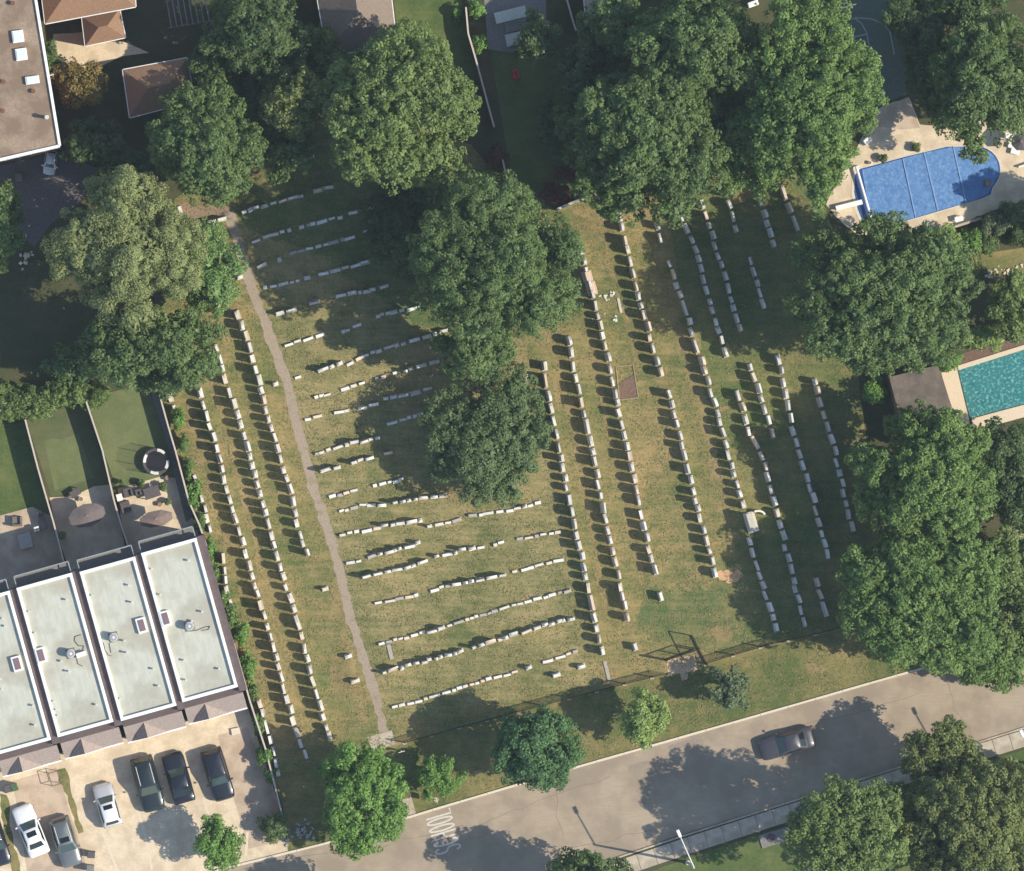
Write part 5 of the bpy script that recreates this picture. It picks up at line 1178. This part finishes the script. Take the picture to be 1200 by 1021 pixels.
# ------------------------------------------------------------------ teal pool
tp = thing('swimming_pool', 'open teal swimming pool with pale stone coping at the right edge', 'pool', (0, 0, 0))
inner = [(1123, 434), (1260, 392), (1278, 452), (1137, 490)]; outer = [(1101, 432), (1121, 427), (1258, 384), (1284, 468), (1150, 507), (1126, 508)]
stone_c = mat('pool stone', L(212, 192, 164), L(230, 212, 186), 9, .85)
def quad_prism(name, pts, z0, z1, m, parent): MB().prism([G(*p) for p in pts], z0, z1).build(name, m, parent, bevel=.01)
quad_prism('coping', [(1101, 432), (1120, 427), (1135, 490), (1139, 505), (1125, 509)], 0, .09, stone_c, tp)
quad_prism('coping', [(1121, 429), (1258, 386), (1260, 391), (1123, 434)], 0, .10, stone_c, tp)
quad_prism('coping', [(1138, 491), (1279, 453), (1284, 466), (1141, 505)], 0, .095, stone_c, tp)
sparkle_tile = mat('teal tiles with painted sparkle', L(70, 158, 160), L(118, 196, 192), 2.2, .6, c3=L(214, 244, 238), scale3=4.2, mid3=.57, w3=.05)  # pale flecks paint the rippling water's sun sparkle onto the tiles
o = sheet('basin', inner, .018, sparkle_tile, kind=None); o.parent = tp
wm = bpy.data.materials.new('pool water'); wm.use_nodes = True; n = wm.node_tree.nodes; l = wm.node_tree.links
tb = n.new('ShaderNodeBsdfTransparent'); tb.inputs[0].default_value = (.72, .92, .93, 1); gl = n.new('ShaderNodeBsdfGlossy'); gl.inputs['Roughness'].default_value = .12
fr = n.new('ShaderNodeFresnel'); fr.inputs[0].default_value = 1.33; nz = n.new('ShaderNodeTexNoise'); nz.inputs['Scale'].default_value = 7; bp = n.new('ShaderNodeBump'); bp.inputs['Distance'].default_value = .12
tc = n.new('ShaderNodeTexCoord'); l.new(tc.outputs['Object'], nz.inputs[0]); l.new(nz.outputs[0], bp.inputs['Height']); l.new(bp.outputs[0], gl.inputs['Normal']); l.new(bp.outputs[0], fr.inputs['Normal'])
mx = n.new('ShaderNodeMixShader'); l.new(fr.outputs[0], mx.inputs[0]); l.new(tb.outputs[0], mx.inputs[1]); l.new(gl.outputs[0], mx.inputs[2]); l.new(mx.outputs[0], n['Material Output'].inputs[0])
o = sheet('water', inner, .06, wm, kind=None); o.parent = tp
sh = thing('pool_house', 'flat taupe pool-house roof left of the teal pool', 'pool house', (0, 0, 0))
q = [at(*p, 2.6) for p in [(1042, 442), (1099, 428), (1126, 508), (1062, 520)]]
MB().prism([(x * .999, y * .998) for x, y in q], 0, 2.5).build('wall', wood_m, sh); MB().prism(q, 2.51, 2.64).build('roof', mat('taupe roof felt', L(110, 99, 90), L(130, 118, 108), 3, .9, .003, 20, L(102, 93, 86), .6), sh)
# ------------------------------------------------------------------ street furniture
def street_lamp(label, px, py, off, H=7.3):
    x, y = G(px, py); t = thing('street_lamp', label, 'street lamp', (x, y, 0), 0, 'street lamps on the far pavement'); MB().cyl((0, 0, 0), (0, 0, H), .13, .08, 10).build('pole', steel_m, t)
    MB().cyl((0, 0, 0), (0, 0, .25), .22, .2, 10).build('base', steel_m, t); e = Vector((off[0] * S, -off[1] * S, H + .25)); MB().cyl((0, 0, H - .1), tuple(e), .055, .045, 8).build('arm', steel_m, t)
    MB().box((e.x, e.y, e.z - .02), (.7, .3, .14), math.atan2(e.y, e.x), .8).build('lamp_head', white_m, t, bevel=.03)
street_lamp('white street lamp on the far pavement near the bottom tree', 806, 1011, (-18, -40)); street_lamp('white street lamp at the right edge', 1203, 895, (-18, -40))
sg = thing('sign_post', 'small sign on a post by the kerb next to the sparse tree', 'sign', (*G(511, 937), 0), rad(100))
MB().cyl((0, 0, 0), (0, 0, 1.9), .035, .035, 8).build('post', steel_m, sg); MB().box((.0, .0, 1.65), (.5, .03, .6)).build('plate', white_m, sg); MB().cyl((0, 0, 0), (0, 0, .05), .22, .2, 14).build('footing', conc_m, sg)
sg = thing('sign_post', 'white entrance sign post beside the cemetery walk', 'sign', (*G(470, 880), 0), rad(15)); MB().cyl((0, 0, 0), (0, 0, 1.2), .05, .05, 8).build('post', white_m, sg); MB().box((0, -.04, 1.0), (.55, .04, .4)).build('plate', white_m, sg)

# ------------------------------------------------------------------ thin summer air between the ground and the aircraft
hz_ = MB().box((0, 0, 314.5), (1600, 1600, 631)).build('haze', None); hz_['kind'] = 'stuff'; hz_['label'] = 'thin pale summer haze over the whole place'; hz_['category'] = 'haze'
hm = bpy.data.materials.new('haze air'); hm.use_nodes = True; hn = hm.node_tree.nodes; hn.remove(hn['Principled BSDF'])
pv = hn.new('ShaderNodeVolumePrincipled'); pv.inputs['Color'].default_value = (0.72, 0.86, 1, 1); pv.inputs['Density'].default_value = 0.00006; pv.inputs['Anisotropy'].default_value = 0.0
hm.node_tree.links.new(pv.outputs[0], hn['Material Output'].inputs['Volume']); hz_.data.materials.append(hm)
